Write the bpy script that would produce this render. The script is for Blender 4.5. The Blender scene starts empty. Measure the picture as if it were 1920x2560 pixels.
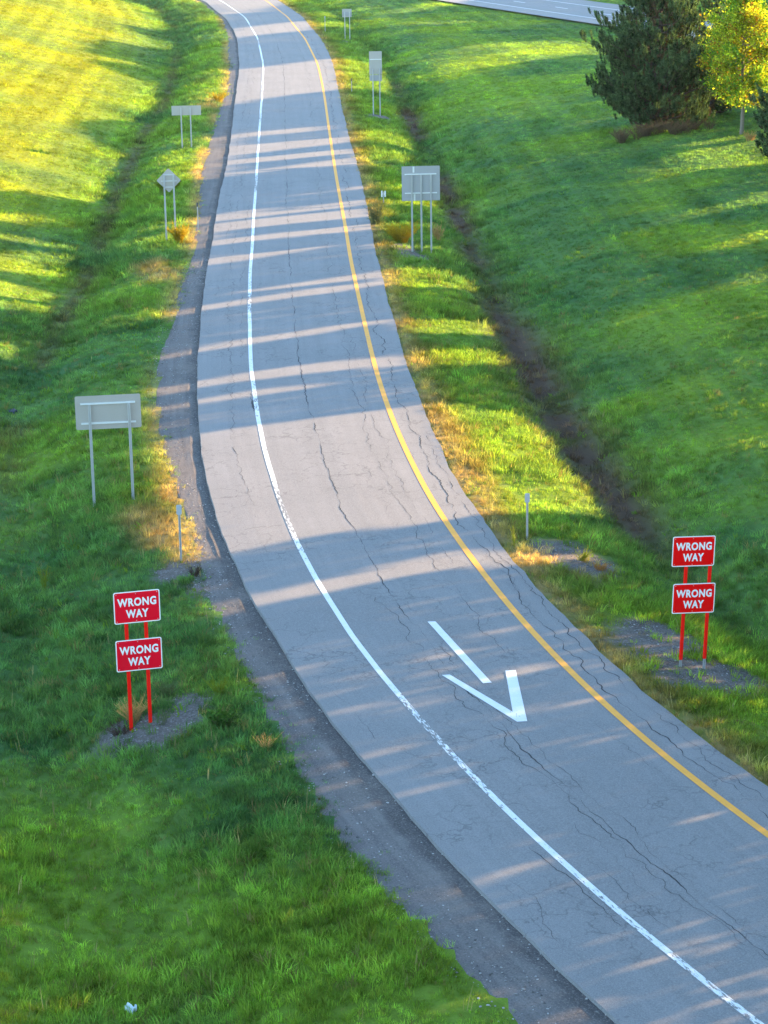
import bpy, bmesh, math, random
import numpy as np
from mathutils import Vector, Matrix
random.seed(7); RNG = np.random.default_rng(11)
sc = bpy.context.scene
C = sc.collection
# ------------------------------------------------------------------ camera, sky, sun, exposure
CAM_H = 19.2; PITCH = math.radians(16.38); ROLL = 0.015; FPX = 5695.0      # focal length in pixels of the 1920 px wide photo
cd = bpy.data.cameras.new('camera'); cam = bpy.data.objects.new('camera', cd); C.objects.link(cam)
cd.sensor_fit = 'HORIZONTAL'; cd.sensor_width = 36.0; cd.lens = 36.0*FPX/1920.0
cd.clip_start = 0.5; cd.clip_end = 6000
cam.matrix_world = Matrix.Translation((0, 0, CAM_H)) @ Matrix.Rotation(math.pi/2-PITCH, 4, 'X') @ Matrix.Rotation(-ROLL, 4, 'Z')
sc.camera = cam
SUN_EL = math.radians(10.0); SUN_AZ = math.radians(61.0)                 # azimuth clockwise from +Y
SUN_DIR = np.array([math.sin(SUN_AZ)*math.cos(SUN_EL), math.cos(SUN_AZ)*math.cos(SUN_EL), math.sin(SUN_EL)])
w = bpy.data.worlds.new('World'); sc.world = w; w.use_nodes = True
wn = w.node_tree.nodes; bg = wn['Background']
sky = wn.new('ShaderNodeTexSky'); sky.sky_type = 'NISHITA'; sky.sun_disc = False
sky.sun_elevation = SUN_EL; sky.sun_rotation = SUN_AZ; sky.air_density = 1.0; sky.dust_density = 0.1; sky.ozone_density = 1.8
w.node_tree.links.new(sky.outputs[0], bg.inputs[0]); bg.inputs[1].default_value = 0.15
sl = bpy.data.lights.new('sun', 'SUN'); sl.energy = 4.7; sl.angle = math.radians(0.55); sl.color = (1.0, 0.66, 0.32)
sun = bpy.data.objects.new('sun', sl); C.objects.link(sun)
sun.rotation_euler = Vector(SUN_DIR).to_track_quat('Z', 'Y').to_euler()
sun.location = (60, 60, 60)
sc.view_settings.view_transform = 'Standard'; sc.view_settings.look = 'None'
sc.view_settings.exposure = 2.85; sc.view_settings.gamma = 1.0
sc.render.engine = 'CYCLES'
sc.cycles.use_denoising = True
sc.cycles.max_bounces = 6; sc.cycles.diffuse_bounces = 3; sc.cycles.transparent_max_bounces = 8

# ------------------------------------------------------------------ helpers
def tag(o, label=None, cat=None, group=None, kind=None):
    if label: o['label'] = label
    if cat: o['category'] = cat
    if group: o['group'] = group
    if kind: o['kind'] = kind
    return o
def link(o, parent=None):
    C.objects.link(o)
    if parent is not None: o.parent = parent
    return o
def empty(name, loc, rz=0, label=None, cat=None, group=None):
    o = bpy.data.objects.new(name, None); o.empty_display_size = .3
    o.location = loc; o.rotation_euler = (0, 0, rz); link(o)
    return tag(o, label, cat, group)
def mesh_np(name, V, faces, mat, parent=None, smooth=False):
    """faces: (n,3) or (n,4) int array or list of lists"""
    me = bpy.data.meshes.new(name)
    V = np.asarray(V, dtype=np.float32)
    if isinstance(faces, np.ndarray):
        k = faces.shape[1]; n = faces.shape[0]
        me.vertices.add(len(V)); me.vertices.foreach_set('co', V.ravel())
        me.loops.add(n*k); me.loops.foreach_set('vertex_index', faces.astype(np.int32).ravel())
        me.polygons.add(n); me.polygons.foreach_set('loop_start', np.arange(0, n*k, k, dtype=np.int32))
        me.update(calc_edges=True); me.validate()
    else:
        me.from_pydata([tuple(v) for v in V], [], faces); me.update()
    me.polygons.foreach_set('use_smooth', [bool(smooth)]*len(me.polygons))
    if mat: me.materials.append(mat)
    o = bpy.data.objects.new(name, me)
    return link(o, parent)
def bm_obj(name, bm, mat, parent=None, smooth=False):
    bmesh.ops.recalc_face_normals(bm, faces=bm.faces)
    me = bpy.data.meshes.new(name); bm.to_mesh(me); bm.free()
    if smooth:
        for p in me.polygons: p.use_smooth = True
    if mat: me.materials.append(mat)
    return link(bpy.data.objects.new(name, me), parent)
def add_box(bm, x0, x1, y0, y1, z0, z1):
    v = [bm.verts.new(p) for p in ((x0,y0,z0),(x1,y0,z0),(x1,y1,z0),(x0,y1,z0),(x0,y0,z1),(x1,y0,z1),(x1,y1,z1),(x0,y1,z1))]
    for f in ((0,3,2,1),(4,5,6,7),(0,1,5,4),(1,2,6,5),(2,3,7,6),(3,0,4,7)): bm.faces.new([v[i] for i in f])
def add_prism(bm, pts, y0, y1):
    """polygon in x,z extruded along y"""
    a = [bm.verts.new((p[0], y0, p[1])) for p in pts]; b = [bm.verts.new((p[0], y1, p[1])) for p in pts]
    bm.faces.new(a); bm.faces.new(b[::-1])
    for i in range(len(pts)):
        j = (i+1) % len(pts); bm.faces.new([a[i], b[i], b[j], a[j]])
def round_rect(x0, x1, z0, z1, r, n=5):
    pts = []
    for cx, cz, a0 in ((x1-r, z0+r, -90), (x1-r, z1-r, 0), (x0+r, z1-r, 90), (x0+r, z0+r, 180)):
        for k in range(n+1):
            a = math.radians(a0+90*k/n); pts.append((cx+r*math.cos(a), cz+r*math.sin(a)))
    return pts
def tube_arrays(path, radii, n=8):
    path = np.asarray(path, float); V = []; F = []
    for i, p in enumerate(path):
        t = path[min(i+1, len(path)-1)]-path[max(i-1, 0)]; t = t/(np.linalg.norm(t)+1e-9)
        a = np.cross(t, [0, 0, 1.0] if abs(t[2]) < .9 else [1.0, 0, 0]); a /= np.linalg.norm(a); b = np.cross(t, a)
        for k in range(n):
            th = 2*math.pi*k/n; V.append(p+radii[i]*(math.cos(th)*a+math.sin(th)*b))
    for i in range(len(path)-1):
        for k in range(n):
            F.append([i*n+k, i*n+(k+1) % n, (i+1)*n+(k+1) % n, (i+1)*n+k])
    return np.array(V), np.array(F)
class Acc:
    def __init__(s): s.V = []; s.F = []; s.n = 0
    def add(s, V, F):
        s.V.append(np.asarray(V, float)); s.F.append(np.asarray(F, int)+s.n); s.n += len(V)
    def obj(s, name, mat, parent=None, smooth=False):
        return mesh_np(name, np.concatenate(s.V), np.concatenate(s.F), mat, parent, smooth)

# -- photo geometry: rays through pixels of the 1920 x 2560 photograph, only used to read positions off the flat road plane
def ray(px, py):
    a = np.asarray(px, float)-960; b = np.asarray(py, float)-1280
    c, s = math.cos(ROLL), math.sin(ROLL)
    x = a*c-b*s; y = a*s+b*c
    return x, FPX*math.cos(PITCH)-y*math.sin(PITCH), -FPX*math.sin(PITCH)-y*math.cos(PITCH)
def flat(px, py, z=0.0):
    dx, dy, dz = ray(px, py); t = (z-CAM_H)/dz
    return np.stack([dx*t, dy*t], -1)
def project(P):
    P = np.asarray(P, float); x = P[..., 0]; y = P[..., 1]; z = P[..., 2]-CAM_H
    zc = y*math.cos(PITCH)-z*math.sin(PITCH); v = -y*math.sin(PITCH)-z*math.cos(PITCH)
    X = FPX*x/zc; Y = FPX*v/zc
    c, s = math.cos(ROLL), math.sin(ROLL)
    return X*c+Y*s+960, -X*s+Y*c+1280

# ------------------------------------------------------------------ materials
def mat_new(name):
    m = bpy.data.materials.new(name); m.use_nodes = True
    nt = m.node_tree; return m, nt, nt.nodes, nt.links, nt.nodes['Principled BSDF']
def simple(name, col, rough=.6, metal=0, spec=.4, var=0.0, scale=8.0):
    m, nt, N, L, b = mat_new(name)
    b.inputs['Roughness'].default_value = rough; b.inputs['Metallic'].default_value = metal
    b.inputs['Specular IOR Level'].default_value = spec
    if var:
        tc = N.new('ShaderNodeTexCoord'); no = N.new('ShaderNodeTexNoise'); no.inputs['Scale'].default_value = scale; no.inputs['Detail'].default_value = 6
        L.new(tc.outputs['Object'], no.inputs['Vector'])
        mx = N.new('ShaderNodeMix'); mx.data_type = 'RGBA'
        mx.inputs[6].default_value = (*[c*(1-var) for c in col], 1); mx.inputs[7].default_value = (*[min(1, c*(1+var)) for c in col], 1)
        L.new(no.outputs[0], mx.inputs[0]); L.new(mx.outputs[2], b.inputs['Base Color'])
        rm = N.new('ShaderNodeMapRange'); rm.inputs[3].default_value = max(.05, rough-.12); rm.inputs[4].default_value = min(1, rough+.12)
        L.new(no.outputs[0], rm.inputs[0]); L.new(rm.outputs[0], b.inputs['Roughness'])
    else:
        b.inputs['Base Color'].default_value = (*col, 1)
    return m
def ramp(N, stops):
    r = N.new('ShaderNodeValToRGB'); e = r.color_ramp.elements
    while len(e) < len(stops): e.new(.5)
    for q, (p, c) in zip(e, stops): q.position = p; q.color = (*c, 1) if len(c) == 3 else c
    return r
def noise(N, L, vec, scale, detail=5, rough=.6, mscale=None):
    n = N.new('ShaderNodeTexNoise'); n.inputs['Scale'].default_value = scale; n.inputs['Detail'].default_value = detail; n.inputs['Roughness'].default_value = rough
    if mscale is not None:
        mp = N.new('ShaderNodeMapping'); mp.inputs['Scale'].default_value = mscale; L.new(vec, mp.inputs['Vector']); vec = mp.outputs[0]
    L.new(vec, n.inputs['Vector']); return n.outputs[0]
def mixc(N, L, fac, a, b, mode='MIX'):
    m = N.new('ShaderNodeMix'); m.data_type = 'RGBA'; m.blend_type = mode
    for s, v in ((0, fac), (6, a), (7, b)):
        if hasattr(v, 'is_linked') or hasattr(v, 'links'): L.new(v, m.inputs[s])
        elif s == 0: m.inputs[0].default_value = v
        else: m.inputs[s].default_value = (*v, 1)
    return m.outputs[2]
def mapr(N, L, v, a, b, c=0., d=1.):
    m = N.new('ShaderNodeMapRange'); L.new(v, m.inputs[0])
    for i, q in enumerate((a, b, c, d)): m.inputs[i+1].default_value = q
    return m.outputs[0]
def asphalt_color(N, L, base, dark=1.0):
    uv = N.new('ShaderNodeUVMap').outputs[0]; ob = N.new('ShaderNodeTexCoord').outputs['Object']
    c = mixc(N, L, mapr(N, L, noise(N, L, ob, 0.35, 6), .3, .7), [q*.84 for q in base], [q*1.14 for q in base])
    st = noise(N, L, uv, 1.0, 6, .65, (2.6, .05, 1))                         # wheel-path streaks along the lane
    c = mixc(N, L, mapr(N, L, st, .38, .66, 0, .75), c, [q*.76 for q in base])
    gr = noise(N, L, ob, 38., 3, .8)
    c = mixc(N, L, mapr(N, L, gr, .40, .66, 0., .9), c, [q*1.38 for q in base])
    gr2 = noise(N, L, ob, 21., 3, .8)
    c = mixc(N, L, mapr(N, L, gr2, .52, .75, 0., .7), c, [q*.62 for q in base])
    # faint map cracking
    v = N.new('ShaderNodeTexVoronoi'); v.feature = 'DISTANCE_TO_EDGE'; v.inputs['Scale'].default_value = 1.0
    wob = N.new('ShaderNodeTexNoise'); wob.inputs['Scale'].default_value = 2.2; wob.inputs['Detail'].default_value = 4; L.new(ob, wob.inputs['Vector'])
    ad = N.new('ShaderNodeVectorMath'); ad.operation = 'ADD'; L.new(ob, ad.inputs[0]); L.new(wob.outputs[1], ad.inputs[1]); L.new(ad.outputs[0], v.inputs['Vector'])
    ck = mapr(N, L, v.outputs[0], .006, .03, 1, 0)
    pm = mapr(N, L, noise(N, L, ob, .3, 4), .46, .60)
    mm = N.new('ShaderNodeMath'); mm.operation = 'MULTIPLY'; L.new(ck, mm.inputs[0]); L.new(pm, mm.inputs[1])
    m2 = N.new('ShaderNodeMath'); m2.operation = 'MULTIPLY'; L.new(mm.outputs[0], m2.inputs[0]); m2.inputs[1].default_value = .42
    c = mixc(N, L, m2.outputs[0], c, (.05, .048, .05))
    return c, gr, ob, uv
def asphalt(name, base, rough=.85):
    m, nt, N, L, b = mat_new(name)
    c, gr, ob, uv = asphalt_color(N, L, base)
    L.new(c, b.inputs['Base Color']); b.inputs['Roughness'].default_value = rough; b.inputs['Specular IOR Level'].default_value = .25
    bp = N.new('ShaderNodeBump'); bp.inputs['Strength'].default_value = .35; bp.inputs['Distance'].default_value = .01
    L.new(gr, bp.inputs['Height']); L.new(bp.outputs[0], b.inputs['Normal'])
    return m
ROAD_BASE = (.200, .191, .187)
M_ASPH = asphalt('faded_asphalt', ROAD_BASE)
M_HWY = asphalt('highway_asphalt', (.20, .20, .20))
def paint(name, col, wear):
    m, nt, N, L, b = mat_new(name)
    c, gr, ob, uv = asphalt_color(N, L, [q*.8 for q in ROAD_BASE])
    n1 = noise(N, L, uv, 1.0, 8, .75, (14, 3.2, 1)); n2 = noise(N, L, uv, 1.0, 3, .5, (.3, .09, 1)); n3 = noise(N, L, ob, 30, 3, .7)
    a = N.new('ShaderNodeMath'); a.operation = 'MULTIPLY_ADD'; L.new(n2, a.inputs[0]); a.inputs[1].default_value = .8; L.new(n1, a.inputs[2])
    f = mapr(N, L, a.outputs[0], wear, wear+.05)
    sp = mapr(N, L, n3, .60, .72, 0, .45)
    mx = N.new('ShaderNodeMath'); mx.operation = 'MAXIMUM'; L.new(f, mx.inputs[0]); L.new(sp, mx.inputs[1])
    dirty = mixc(N, L, mapr(N, L, noise(N, L, ob, 4., 5), .35, .7, 0, .5), col, [q*.82 for q in col])
    L.new(mixc(N, L, mx.outputs[0], dirty, c), b.inputs['Base Color']); b.inputs['Roughness'].default_value = .7
    return m
M_WHITE = paint('worn_white_paint', (.70, .70, .68), .945)
M_YELLOW = paint('worn_yellow_paint', (.84, .345, .018), 1.06)
M_ARROW = paint('fresh_white_paint', (.70, .70, .69), 1.05)
M_CRACK = simple('crack', (.062, .060, .062), .95, spec=.1, var=.3, scale=6)
def gravel_mat():
    m, nt, N, L, b = mat_new('gravel')
    ob = N.new('ShaderNodeTexCoord').outputs['Object']; uv = N.new('ShaderNodeUVMap').outputs[0]
    c = mixc(N, L, mapr(N, L, noise(N, L, ob, .8, 6), .3, .7), (.128, .114, .110), (.175, .158, .150))
    c = mixc(N, L, mapr(N, L, noise(N, L, uv, 1, 5, .6, (5, .12, 1)), .4, .7, 0, .6), c, (.070, .062, .061))
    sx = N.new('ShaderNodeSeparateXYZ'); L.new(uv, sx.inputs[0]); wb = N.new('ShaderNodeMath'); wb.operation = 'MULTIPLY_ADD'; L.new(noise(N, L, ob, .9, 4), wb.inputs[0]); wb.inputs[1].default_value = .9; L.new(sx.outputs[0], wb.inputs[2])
    c = mixc(N, L, mapr(N, L, wb.outputs[0], -2.05, -1.75, 0, .75), c, (.05, .046, .047))  # darker beside the asphalt edge: the edge's shadow and tar, both put into the colour
    c = mixc(N, L, mapr(N, L, noise(N, L, ob, .35, 5, .7), .52, .66, 0, .7), c, (.17, .145, .13))
    c = mixc(N, L, mapr(N, L, noise(N, L, ob, 26, 3, .8), .5, .72, 0, .9), c, (.25, .22, .20))
    c = mixc(N, L, mapr(N, L, noise(N, L, ob, 17, 3, .8), .55, .75, 0, .8), c, (.05, .045, .043))
    L.new(c, b.inputs['Base Color']); b.inputs['Roughness'].default_value = .95; b.inputs['Specular IOR Level'].default_value = .15
    bp = N.new('ShaderNodeBump'); bp.inputs['Strength'].default_value = .7; bp.inputs['Distance'].default_value = .03
    L.new(noise(N, L, ob, 14, 4, .7), bp.inputs['Height']); L.new(bp.outputs[0], b.inputs['Normal'])
    return m
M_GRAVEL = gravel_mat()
def ground_mat():
    m, nt, N, L, b = mat_new('turf_and_soil')
    ob = N.new('ShaderNodeTexCoord').outputs['Object']
    at = N.new('ShaderNodeAttribute'); at.attribute_name = 'cover'          # turf colour by place
    ds = N.new('ShaderNodeAttribute'); ds.attribute_name = 'lane'           # distance from / along the road
    c = at.outputs['Color']
    hs = N.new('ShaderNodeHueSaturation'); L.new(c, hs.inputs['Color']); hs.inputs['Value'].default_value = .75
    c2 = mixc(N, L, mapr(N, L, noise(N, L, ob, .55, 7, .7), .35, .68), hs.outputs[0], at.outputs['Color'])
    c2 = mixc(N, L, mapr(N, L, noise(N, L, ob, 6.5, 5, .75), .42, .68, 0, .7), c2, hs.outputs[0])
    st = noise(N, L, ds.outputs['Vector'], 1, 4, .6, (1.3, .02, 1))          # mower passes
    h2 = N.new('ShaderNodeHueSaturation'); L.new(c2, h2.inputs['Color']); h2.inputs['Value'].default_value = .7
    c2 = mixc(N, L, mapr(N, L, st, .45, .6, 0, .8), c2, h2.outputs[0])
    ba = N.new('ShaderNodeAttribute'); ba.attribute_name = 'bare'
    bm_ = N.new('ShaderNodeMath'); bm_.operation = 'MULTIPLY_ADD'; L.new(noise(N, L, ob, 1.1, 7, .75), bm_.inputs[0]); bm_.inputs[1].default_value = 1.5; L.new(ba.outputs['Fac'], bm_.inputs[2])
    gcol = mixc(N, L, mapr(N, L, noise(N, L, ob, 1.3, 6, .7), .35, .65), (.12, .10, .088), (.185, .165, .15))
    gcol = mixc(N, L, mapr(N, L, noise(N, L, ob, 15, 3, .8), .52, .7), gcol, (.33, .31, .295)); gcol = mixc(N, L, mapr(N, L, noise(N, L, ob, 11, 4, .8), .53, .7), gcol, (.08, .068, .06))
    c2 = mixc(N, L, mapr(N, L, bm_.outputs[0], .92, 1.38), c2, gcol)
    L.new(c2, b.inputs['Base Color']); b.inputs['Roughness'].default_value = 1; b.inputs['Specular IOR Level'].default_value = .05
    bp = N.new('ShaderNodeBump'); bp.inputs['Strength'].default_value = 1.0; bp.inputs['Distance'].default_value = .12
    L.new(noise(N, L, ob, 5., 6, .75), bp.inputs['Height']); L.new(bp.outputs[0], b.inputs['Normal'])
    return m
M_GROUND = ground_mat()
def leaf_mat(name, col=None, trans=.4, tcol=(1.15, 1.25, .55), var=.35, clump=0):
    """leaf / blade shader; without col the colour comes from the instance attribute 'tint'"""
    m = bpy.data.materials.new(name); m.use_nodes = True; nt = m.node_tree; N = nt.nodes; L = nt.links
    N.clear(); out = N.new('ShaderNodeOutputMaterial')
    if col is None:
        at = N.new('ShaderNodeAttribute'); at.attribute_type = 'INSTANCER'; at.attribute_name = 'tint'; c = at.outputs['Color']
    else:
        ge = N.new('ShaderNodeNewGeometry')
        c = mixc(N, L, ge.outputs['Random Per Island'], [q*(1-var) for q in col], [q*(1+var) for q in col])
        if clump:
            cn = noise(N, L, N.new('ShaderNodeTexCoord').outputs['Object'], clump, 3, .7)
            hv = N.new('ShaderNodeHueSaturation'); L.new(c, hv.inputs['Color']); L.new(mapr(N, L, cn, .36, .64, .35, 1.75), hv.inputs['Value']); c = hv.outputs[0]
    d = N.new('ShaderNodeBsdfDiffuse'); L.new(c, d.inputs['Color'])
    t = N.new('ShaderNodeBsdfTranslucent'); L.new(mixc(N, L, 1.0, c, tcol, 'MULTIPLY'), t.inputs['Color'])
    mx = N.new('ShaderNodeMixShader'); mx.inputs[0].default_value = trans
    L.new(d.outputs[0], mx.inputs[1]); L.new(t.outputs[0], mx.inputs[2]); L.new(mx.outputs[0], out.inputs['Surface'])
    return m
M_GRASS = leaf_mat('grass_blades', None, .5, (1.35, 1.3, .75))
M_GALV = simple('galvanised_steel', (.52, .52, .52), .45, .25, var=.12, scale=5)
M_ALU = simple('bare_aluminium_panel', (.42, .39, .36), .55, .25, var=.07, scale=2.5)
M_ALU_DK = simple('weathered_panel', (.36, .36, .37), .6, .2, var=.06, scale=2.5)
M_ALU_LT = simple('rail_aluminium', (.55, .55, .55), .5, .25)
M_RAIL = simple('bright_rail', (.72, .74, .76), .4, .4, var=.05)
M_RED = simple('red_sheeting', (.90, .008, .026), .6, spec=.0, var=.04, scale=3)
M_RED2 = simple('bright_red_sheeting', (.97, .006, .006), .6, spec=.0, var=.02, scale=3)
M_REDPOST = simple('red_post_sleeve', (.97, .016, .010), .6, spec=.0, var=.05, scale=3)
M_SIGNWHITE = simple('white_sheeting', (.86, .86, .86), .5, var=.03)
M_BARK = simple('bark', (.085, .06, .048), .95, var=.35, scale=7)
M_BARK2 = simple('grey_bark', (.20, .165, .13), .9, var=.3, scale=7)
M_BOLT = simple('bolt_steel', (.6, .58, .56), .4, .7)

# ------------------------------------------------------------------ the ramp: traced on the photo, turned into metres
T_white = [(550,0),(613,43),(645,98),(658.5,162),(655.7,231),(649,318),(643.5,405),(636.6,509),(631,613),(627,640),(624,738),(624,842.5),(627,918),(635,987),(647,1057),(663,1132),(683,1207),(704,1278),(735,1349),(781,1436),(827.5,1517),(885,1604),(960,1700),(1035,1788),(1105,1864),(1152,1920),(1249,2018),(1359,2117),(1481,2227),(1625.5,2348),(1770,2475.6),(1886,2556.6)]
T_yellow = [(662.6,0),(712,38),(752,84),(781,133),(801.5,191),(814,260),(826,347),(839,434),(855,521),(874,634),(894,727),(913,814),(932,889),(958,987),(995,1080),(1035,1172),(1076,1236),(1099,1280),(1157,1367),(1232,1459),(1319,1563.5),(1411,1668),(1504,1760),(1596.6,1835.6),(1700,1919),(1799,2001),(1920,2088)]
T_left = [(503.5,0),(550,35),(584.5,75),(595,127),(595,191),(587,260),(578.7,324),(570,399),(550,480),(538,550),(525,640),(509,727),(500.6,814),(495,900),(493.6,987),(496,1074),(506,1149),(524,1219),(535,1280),(558.5,1344),(602,1430),(648,1523),(706,1621),(770,1720),(827.5,1795),(891,1870),(932,1919),(960,1960),(1076,2088),(1191.5,2215),(1307,2331),(1423,2441),(1544.5,2559.5)]
T_right = [(694,0),(746.5,35),(781,72),(816,121.5),(836,179),(851,249),(868,324),(888,399),(908,463),(929,579),(952,680),(966,740),(989,810),(1006,866),(1047,993),(1081.5,1080),(1128,1172),(1190,1275),(1238,1338),(1284,1401.5),(1359,1482.5),(1440,1575),(1539,1668),(1649,1760),(1753,1841),(1845,1919),(1920,1966)]
T_outer = [(492,0),(532,29),(564,69),(570,145),(570,231),(544,278),(521,376),(505,440),(500,509),(490,580),(486,640),(457,709),(434,790),(411,854),(396,929),(396,1016),(408,1097),(425,1161),(446,1219),(474,1277),(500,1355),(509,1430),(532,1511),(570,1563.5),(602,1639),(648,1725.6),(689,1801),(729,1870),(755,1919),(799,2007),(839,2070),(903,2140),(957,2198),(1018,2279),(1151,2377),(1249,2470),(1307,2551)]
def tr(t): a = np.array(t, float); return flat(a[:, 0], a[:, 1])
def resample(P, step):
    d = np.r_[0, np.cumsum(np.hypot(*np.diff(P, axis=0).T))]; s = np.arange(0, d[-1], step)
    return np.stack([np.interp(s, d, P[:, 0]), np.interp(s, d, P[:, 1])], -1)
def smooth_line(P, win):
    k = np.hanning(win+2)[1:-1]; k /= k.sum(); h = win//2
    Q = np.concatenate([2*P[0]-P[h:0:-1], P, 2*P[-1]-P[-2:-h-2:-1]])
    return np.stack([np.convolve(Q[:, i], k, 'valid') for i in (0, 1)], -1)
cl = tr(T_white)[::-1]                                                        # near -> far
cl = np.concatenate([[(38, -30), (21.5, 4), (13.2, 20)], cl, [(-30, 331), (-46, 358), (-72, 384), (-110, 402), (-170, 415)]])
CL = smooth_line(resample(cl, 1.0), 15)
CS = np.r_[0, np.cumsum(np.hypot(*np.diff(CL, axis=0).T))]
def lane(P):
    """arc position s and signed distance D (right +) from the white edge line"""
    P = np.asarray(P, float); S = np.empty(len(P)); D = np.empty(len(P)); A = CL[:-1]; B = CL[1:]; AB = B-A; L2 = (AB**2).sum(1)
    for i in range(0, len(P), 20000):
        p = P[i:i+20000]; j0 = ((p[:, None, :]-CL[None, ::6, :])**2).sum(2).argmin(1)*6
        idx = np.clip(j0[:, None]+np.arange(-7, 8)[None], 0, len(A)-1)
        a = A[idx]; ab = AB[idx]; t = np.clip(((p[:, None]-a)*ab).sum(2)/L2[idx], 0, 1)
        q = a+t[..., None]*ab; d2 = ((p[:, None]-q)**2).sum(2); k = d2.argmin(1); r = np.arange(len(p)); jj = idx[r, k]
        S[i:i+20000] = CS[jj]+t[r, k]*np.sqrt(L2[jj]); ab = AB[jj]; v = p-A[jj]
        D[i:i+20000] = np.where(ab[:, 0]*v[:, 1]-ab[:, 1]*v[:, 0] > 0, -1, 1)*np.sqrt(d2[r, k])
    return S, D
SG = np.arange(0, CS[-1], 1.0)
def offset_table(t, win):
    S, D = lane(tr(t)); o = np.argsort(S); v = np.interp(SG, S[o], D[o])
    k = np.hanning(win+2)[1:-1]; k /= k.sum(); return np.convolve(np.pad(v, win//2, 'edge'), k, 'valid')[:len(SG)]
O_left = offset_table(T_left, 21); O_right = offset_table(T_right, 21); O_yel = offset_table(T_yellow, 21); O_out = offset_table(T_outer, 7)
for o, v in ((O_left, -2.1), (O_right, 6.3), (O_yel, 4.8)):
    f = np.clip((SG-(CS[-1]-190))/20, 0, 1)                                   # far end: hold the widths steady
def off(tab, s): return np.interp(s, SG, tab)
CNX = np.gradient(CL, axis=0); CNX /= np.linalg.norm(CNX, axis=1)[:, None]; NRM = np.stack([CNX[:, 1], -CNX[:, 0]], -1)   # right-hand normal
def at_lane(s, d):
    x = np.interp(s, CS, CL[:, 0])+d*np.interp(s, CS, NRM[:, 0]); y = np.interp(s, CS, CL[:, 1])+d*np.interp(s, CS, NRM[:, 1])
    return np.stack([x, y], -1)
# the distant carriageway, upper right
HW0 = np.array([3.5, 305.]); HW1 = np.array([30.5, 233.]); HWD = (HW1-HW0)/np.linalg.norm(HW1-HW0); HWN = np.array([-HWD[1], HWD[0]])   # HWN points away from the ramp
HW_W = 15.5
def hw_coord(x, y): return (x-HW0[0])*HWD[0]+(y-HW0[1])*HWD[1], (x-HW0[0])*HWN[0]+(y-HW0[1])*HWN[1]

# ------------------------------------------------------------------ terrain height
def table(kn):
    e = np.arange(0, 420, .1); z = np.interp(e, *np.array(kn).T); k = np.hanning(15); k /= k.sum()
    return e, np.convolve(np.pad(z, 7, 'edge'), k, 'valid')
ER, ZR_low = table([(0,-.05),(.6,-.10),(3,-.48),(4.4,-.95),(4.9,-1.38),(5.6,-1.38),(6.1,-1.05),(7.5,-.55),(9.5,-.1),(12,0),(420,0)])
_, ZR_up = table([(0,0),(8,0),(12,.45),(19,1.25),(27,1.65),(46,1.95),(70,2.1),(420,2.1)])
EL, ZL = table([(0,-.06),(1.8,-.12),(3.2,-.42),(4.5,-1.05),(5.2,-1.2),(6.1,-.95),(9,-.15),(20,2.5),(34,5.4),(60,7.5),(120,9),(420,10)])
WAV = [(RNG.uniform(.08, .55), RNG.uniform(0, 6.28), RNG.uniform(0, 6.28)) for _ in range(14)]
def sstep(x, a, b): t = np.clip((x-a)/(b-a), 0, 1); return t*t*(3-2*t)
def height_full(P):
    x, y = P[:, 0], P[:, 1]; S, D = lane(P); dl = off(O_out, S); dr = off(O_right, S)
    er = D-dr; el = dl-D
    up = np.interp(er, ER, ZR_up)*(1-.85*sstep(y, 165, 235))
    hs, hn = hw_coord(x, y); up = up*sstep(np.abs(hn-HW_W/2), HW_W/2+1, HW_W/2+26)
    zr = np.interp(er, ER, ZR_low)*(1-.5*sstep(y, 220, 300))+up
    zl = np.interp(el, EL, ZL)
    z = np.where(er > 0, zr, np.where(el > 0, zl, -.10))
    z = np.where((er <= 0) & (el <= 0), np.where(D > 0, -.12, -.12), z)
    rough = sum(math.cos(p2)*0+np.sin(k*(x*math.cos(p2)+y*math.sin(p2))*3.1+p1)/(1+6*k) for k, p1, p2 in WAV)*.035
    z = z+rough*np.clip(np.maximum(er, el)-.6, 0, 1.5)/1.5
    near = sstep(np.abs(hn-HW_W/2), HW_W/2, HW_W/2+3); z = np.where(near < 1, z*near+(-.18)*(1-near), z) if True else z
    return z, S, D, er, el
GX0, GX1, GY0, GY1, GST = -110., 150., 14., 400., .5
gx = np.arange(GX0, GX1+GST, GST); gy = np.arange(GY0, GY1+GST, GST)
_P = np.stack(np.meshgrid(gx, gy), -1).reshape(-1, 2)
Zr, Sr, Dr, ERr, ELr = [a.reshape(len(gy), len(gx)) for a in height_full(_P)]
def bil(T, x, y):
    fx = np.clip((np.asarray(x, float)-GX0)/GST, 0, len(gx)-1.001); fy = np.clip((np.asarray(y, float)-GY0)/GST, 0, len(gy)-1.001)
    i = fx.astype(int); j = fy.astype(int); u = fx-i; v = fy-j
    return (T[j, i]*(1-u)+T[j, i+1]*u)*(1-v)+(T[j+1, i]*(1-u)+T[j+1, i+1]*u)*v
def hz(x, y): return bil(Zr, x, y)
def on_ground(px, py):
    """point of the terrain seen at a photo pixel"""
    dx, dy, dz = [float(q) for q in ray(px, py)]; n = math.sqrt(dx*dx+dy*dy+dz*dz); d = np.array([dx, dy, dz])/n
    t = np.arange(25, 420, .1); X = d[0]*t; Y = d[1]*t; Z = CAM_H+d[2]*t
    k = np.argmax(Z < hz(X, Y)); return np.array([X[k], Y[k], float(hz(X[k], Y[k]))])
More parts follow.
